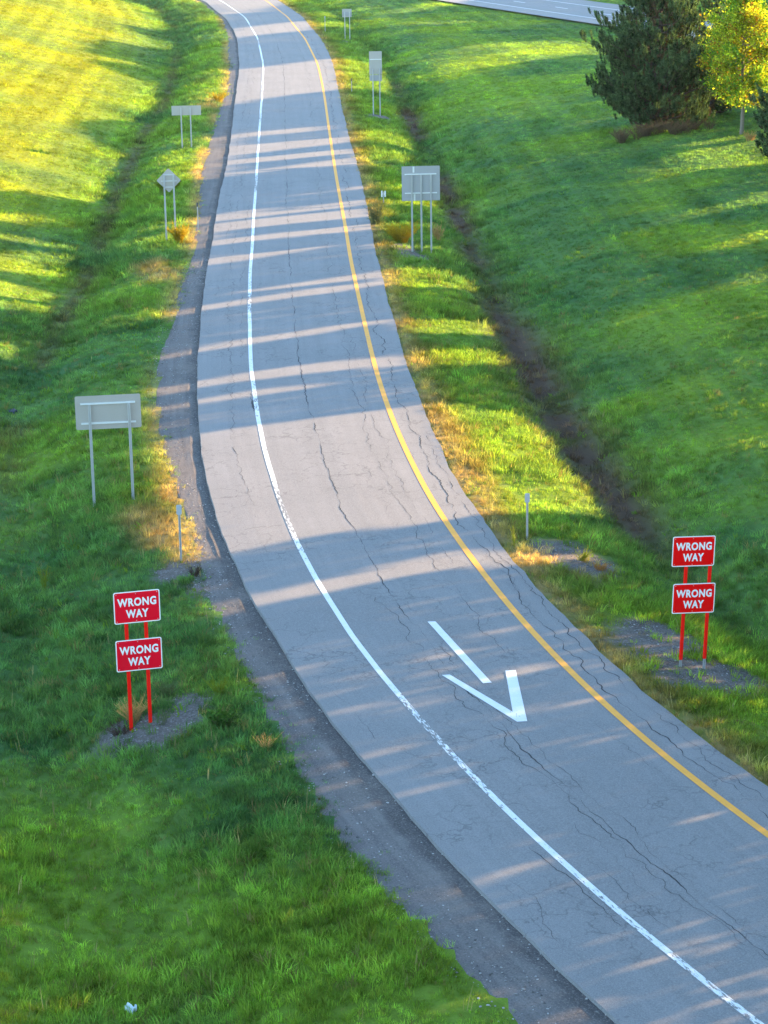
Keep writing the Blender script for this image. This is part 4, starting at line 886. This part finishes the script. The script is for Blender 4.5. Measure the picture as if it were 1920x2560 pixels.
weed('weed_clump', (940, 560), 60, 1.1, .6, 10, M_GREYW, 'taller olive weeds at pavement edge left of the three-post sign', 'weed', G, lean=.35, wid=.012)
weed('weed_clump', (1095, 600), 34, .9, .8, 11, M_STRAW, 'row of tall seed stalks right of the three-post sign feet', 'weed', G, lean=.35, wid=.012, twigs=8)
weed('weed_clump', (1285, 1372), 4, .75, .05, 12, M_LIME, 'single tall pale flowering stalk at right pavement edge before the delineator', 'weed', G, lean=.2, twigs=7, wid=.008)
weed('weed_clump', (110, 1478), 14, .8, .25, 13, M_LIME, 'loose tall yellow green weed alone in left grass above the darker red sign', 'weed', G, lean=.35, wid=.008)
weed('weed_clump', (420, 480), 120, .8, 1.2, 15, M_LIME, 'leafy lime green weed patch between diamond sign and gravel edge', 'weed', G, lean=.8, wid=.016, leafmat=M_LIME, leafy=.7, leaf=.06)
weed('weed_clump', (545, 255), 60, .8, .9, 16, M_GOLD, 'golden weed patch on gravel edge right of the low wide sign', 'weed', G, lean=.9, wid=.02)
weed('weed_clump', (665, 1875), 26, .4, .25, 17, M_STRAW, 'small straw tuft at lower gravel edge below the darker red sign', 'weed', G, lean=.7)
weed('weed_clump', (555, 1820), 90, .42, .45, 18, M_GREYW, 'dense green leafy weed at gravel edge lower right of darker red sign', 'weed', G, lean=.8, leafmat=leaf_mat('weed_leaves', (.06, .14, .03), .4, (1.1, 1.2, .5), .3), leafy=.8, leaf=.045)
br = empty('brush_heap', on_ground(1640, 338), 0, 'low brown dead brush spread under the large pine', 'brush')
A = Acc(); r = np.random.default_rng(55)
for k in range(26):
    S, _ = stems(26, .8, .6, 600+k, lean=.9, twigs=5, wid=.016); off_ = np.array([r.uniform(-2.6, 3.6), r.uniform(-.7, .9), 0]); off_[1] += off_[0]*.25
    off_[2] = float(hz(br.location[0]+off_[0], br.location[1]+off_[1]))-br.location[2]
    for V, F in zip(S.V, S.F): pass
    A.add(np.concatenate(S.V)+off_, np.concatenate(S.F))
A.obj('brush_stems', M_BRUSH, br)
weed('weed_clump', (1875, 352), 50, .6, .7, 19, M_STRAW, 'pinkish dry weed at the foot of the maple trunk', 'weed', G, lean=.8, wid=.016)
# litter
def litter(px, sx, label, mat, seed):
    b = on_ground(*px); r = np.random.default_rng(seed); bm = bmesh.new(); n = 7; vs = [[bm.verts.new(((i/(n-1)-.5)*sx, (j/(n-1)-.5)*sx*.8, .10+.05*math.sin(i*1.3+j)+r.uniform(-.05, .07))) for j in range(n)] for i in range(n)]
    for i in range(n-1):
        for j in range(n-1): bm.faces.new([vs[i][j], vs[i+1][j], vs[i+1][j+1], vs[i][j+1]])
    o = bm_obj('litter', bm, mat); o.location = b; md = o.modifiers.new('thick', 'SOLIDIFY'); md.thickness = .006; return tag(o, label, 'litter')
litter((328, 2535), .20, 'crumpled pale blue white paper in the grass near bottom edge', simple('pale_paper', (.72, .80, .88), .6, var=.05), 1)
litter((33, 1035), .30, 'small dark bag with a pale patch in grass left of the wide sign', simple('dark_plastic', (.05, .055, .07), .35, var=.4, scale=3), 2)
print('grass', n, 'wood', keep.sum(), 'bR', bR, 'bL', bL, PB1, MB_)

# thin air-light over the ramp
hz_m = bpy.data.materials.new('haze'); hz_m.use_nodes = True; n_ = hz_m.node_tree.nodes; n_.remove(n_['Principled BSDF']); pv = n_.new('ShaderNodeVolumePrincipled')
pv.inputs['Color'].default_value = (.86, .90, .95, 1); pv.inputs['Density'].default_value = .00005; pv.inputs['Anisotropy'].default_value = .2
hz_m.node_tree.links.new(pv.outputs[0], n_['Material Output'].inputs['Volume'])
bm = bmesh.new(); add_box(bm, -2900, 2900, -2900, 2900, -4, 36); ho = bm_obj('haze', bm, hz_m); tag(ho, kind='stuff')
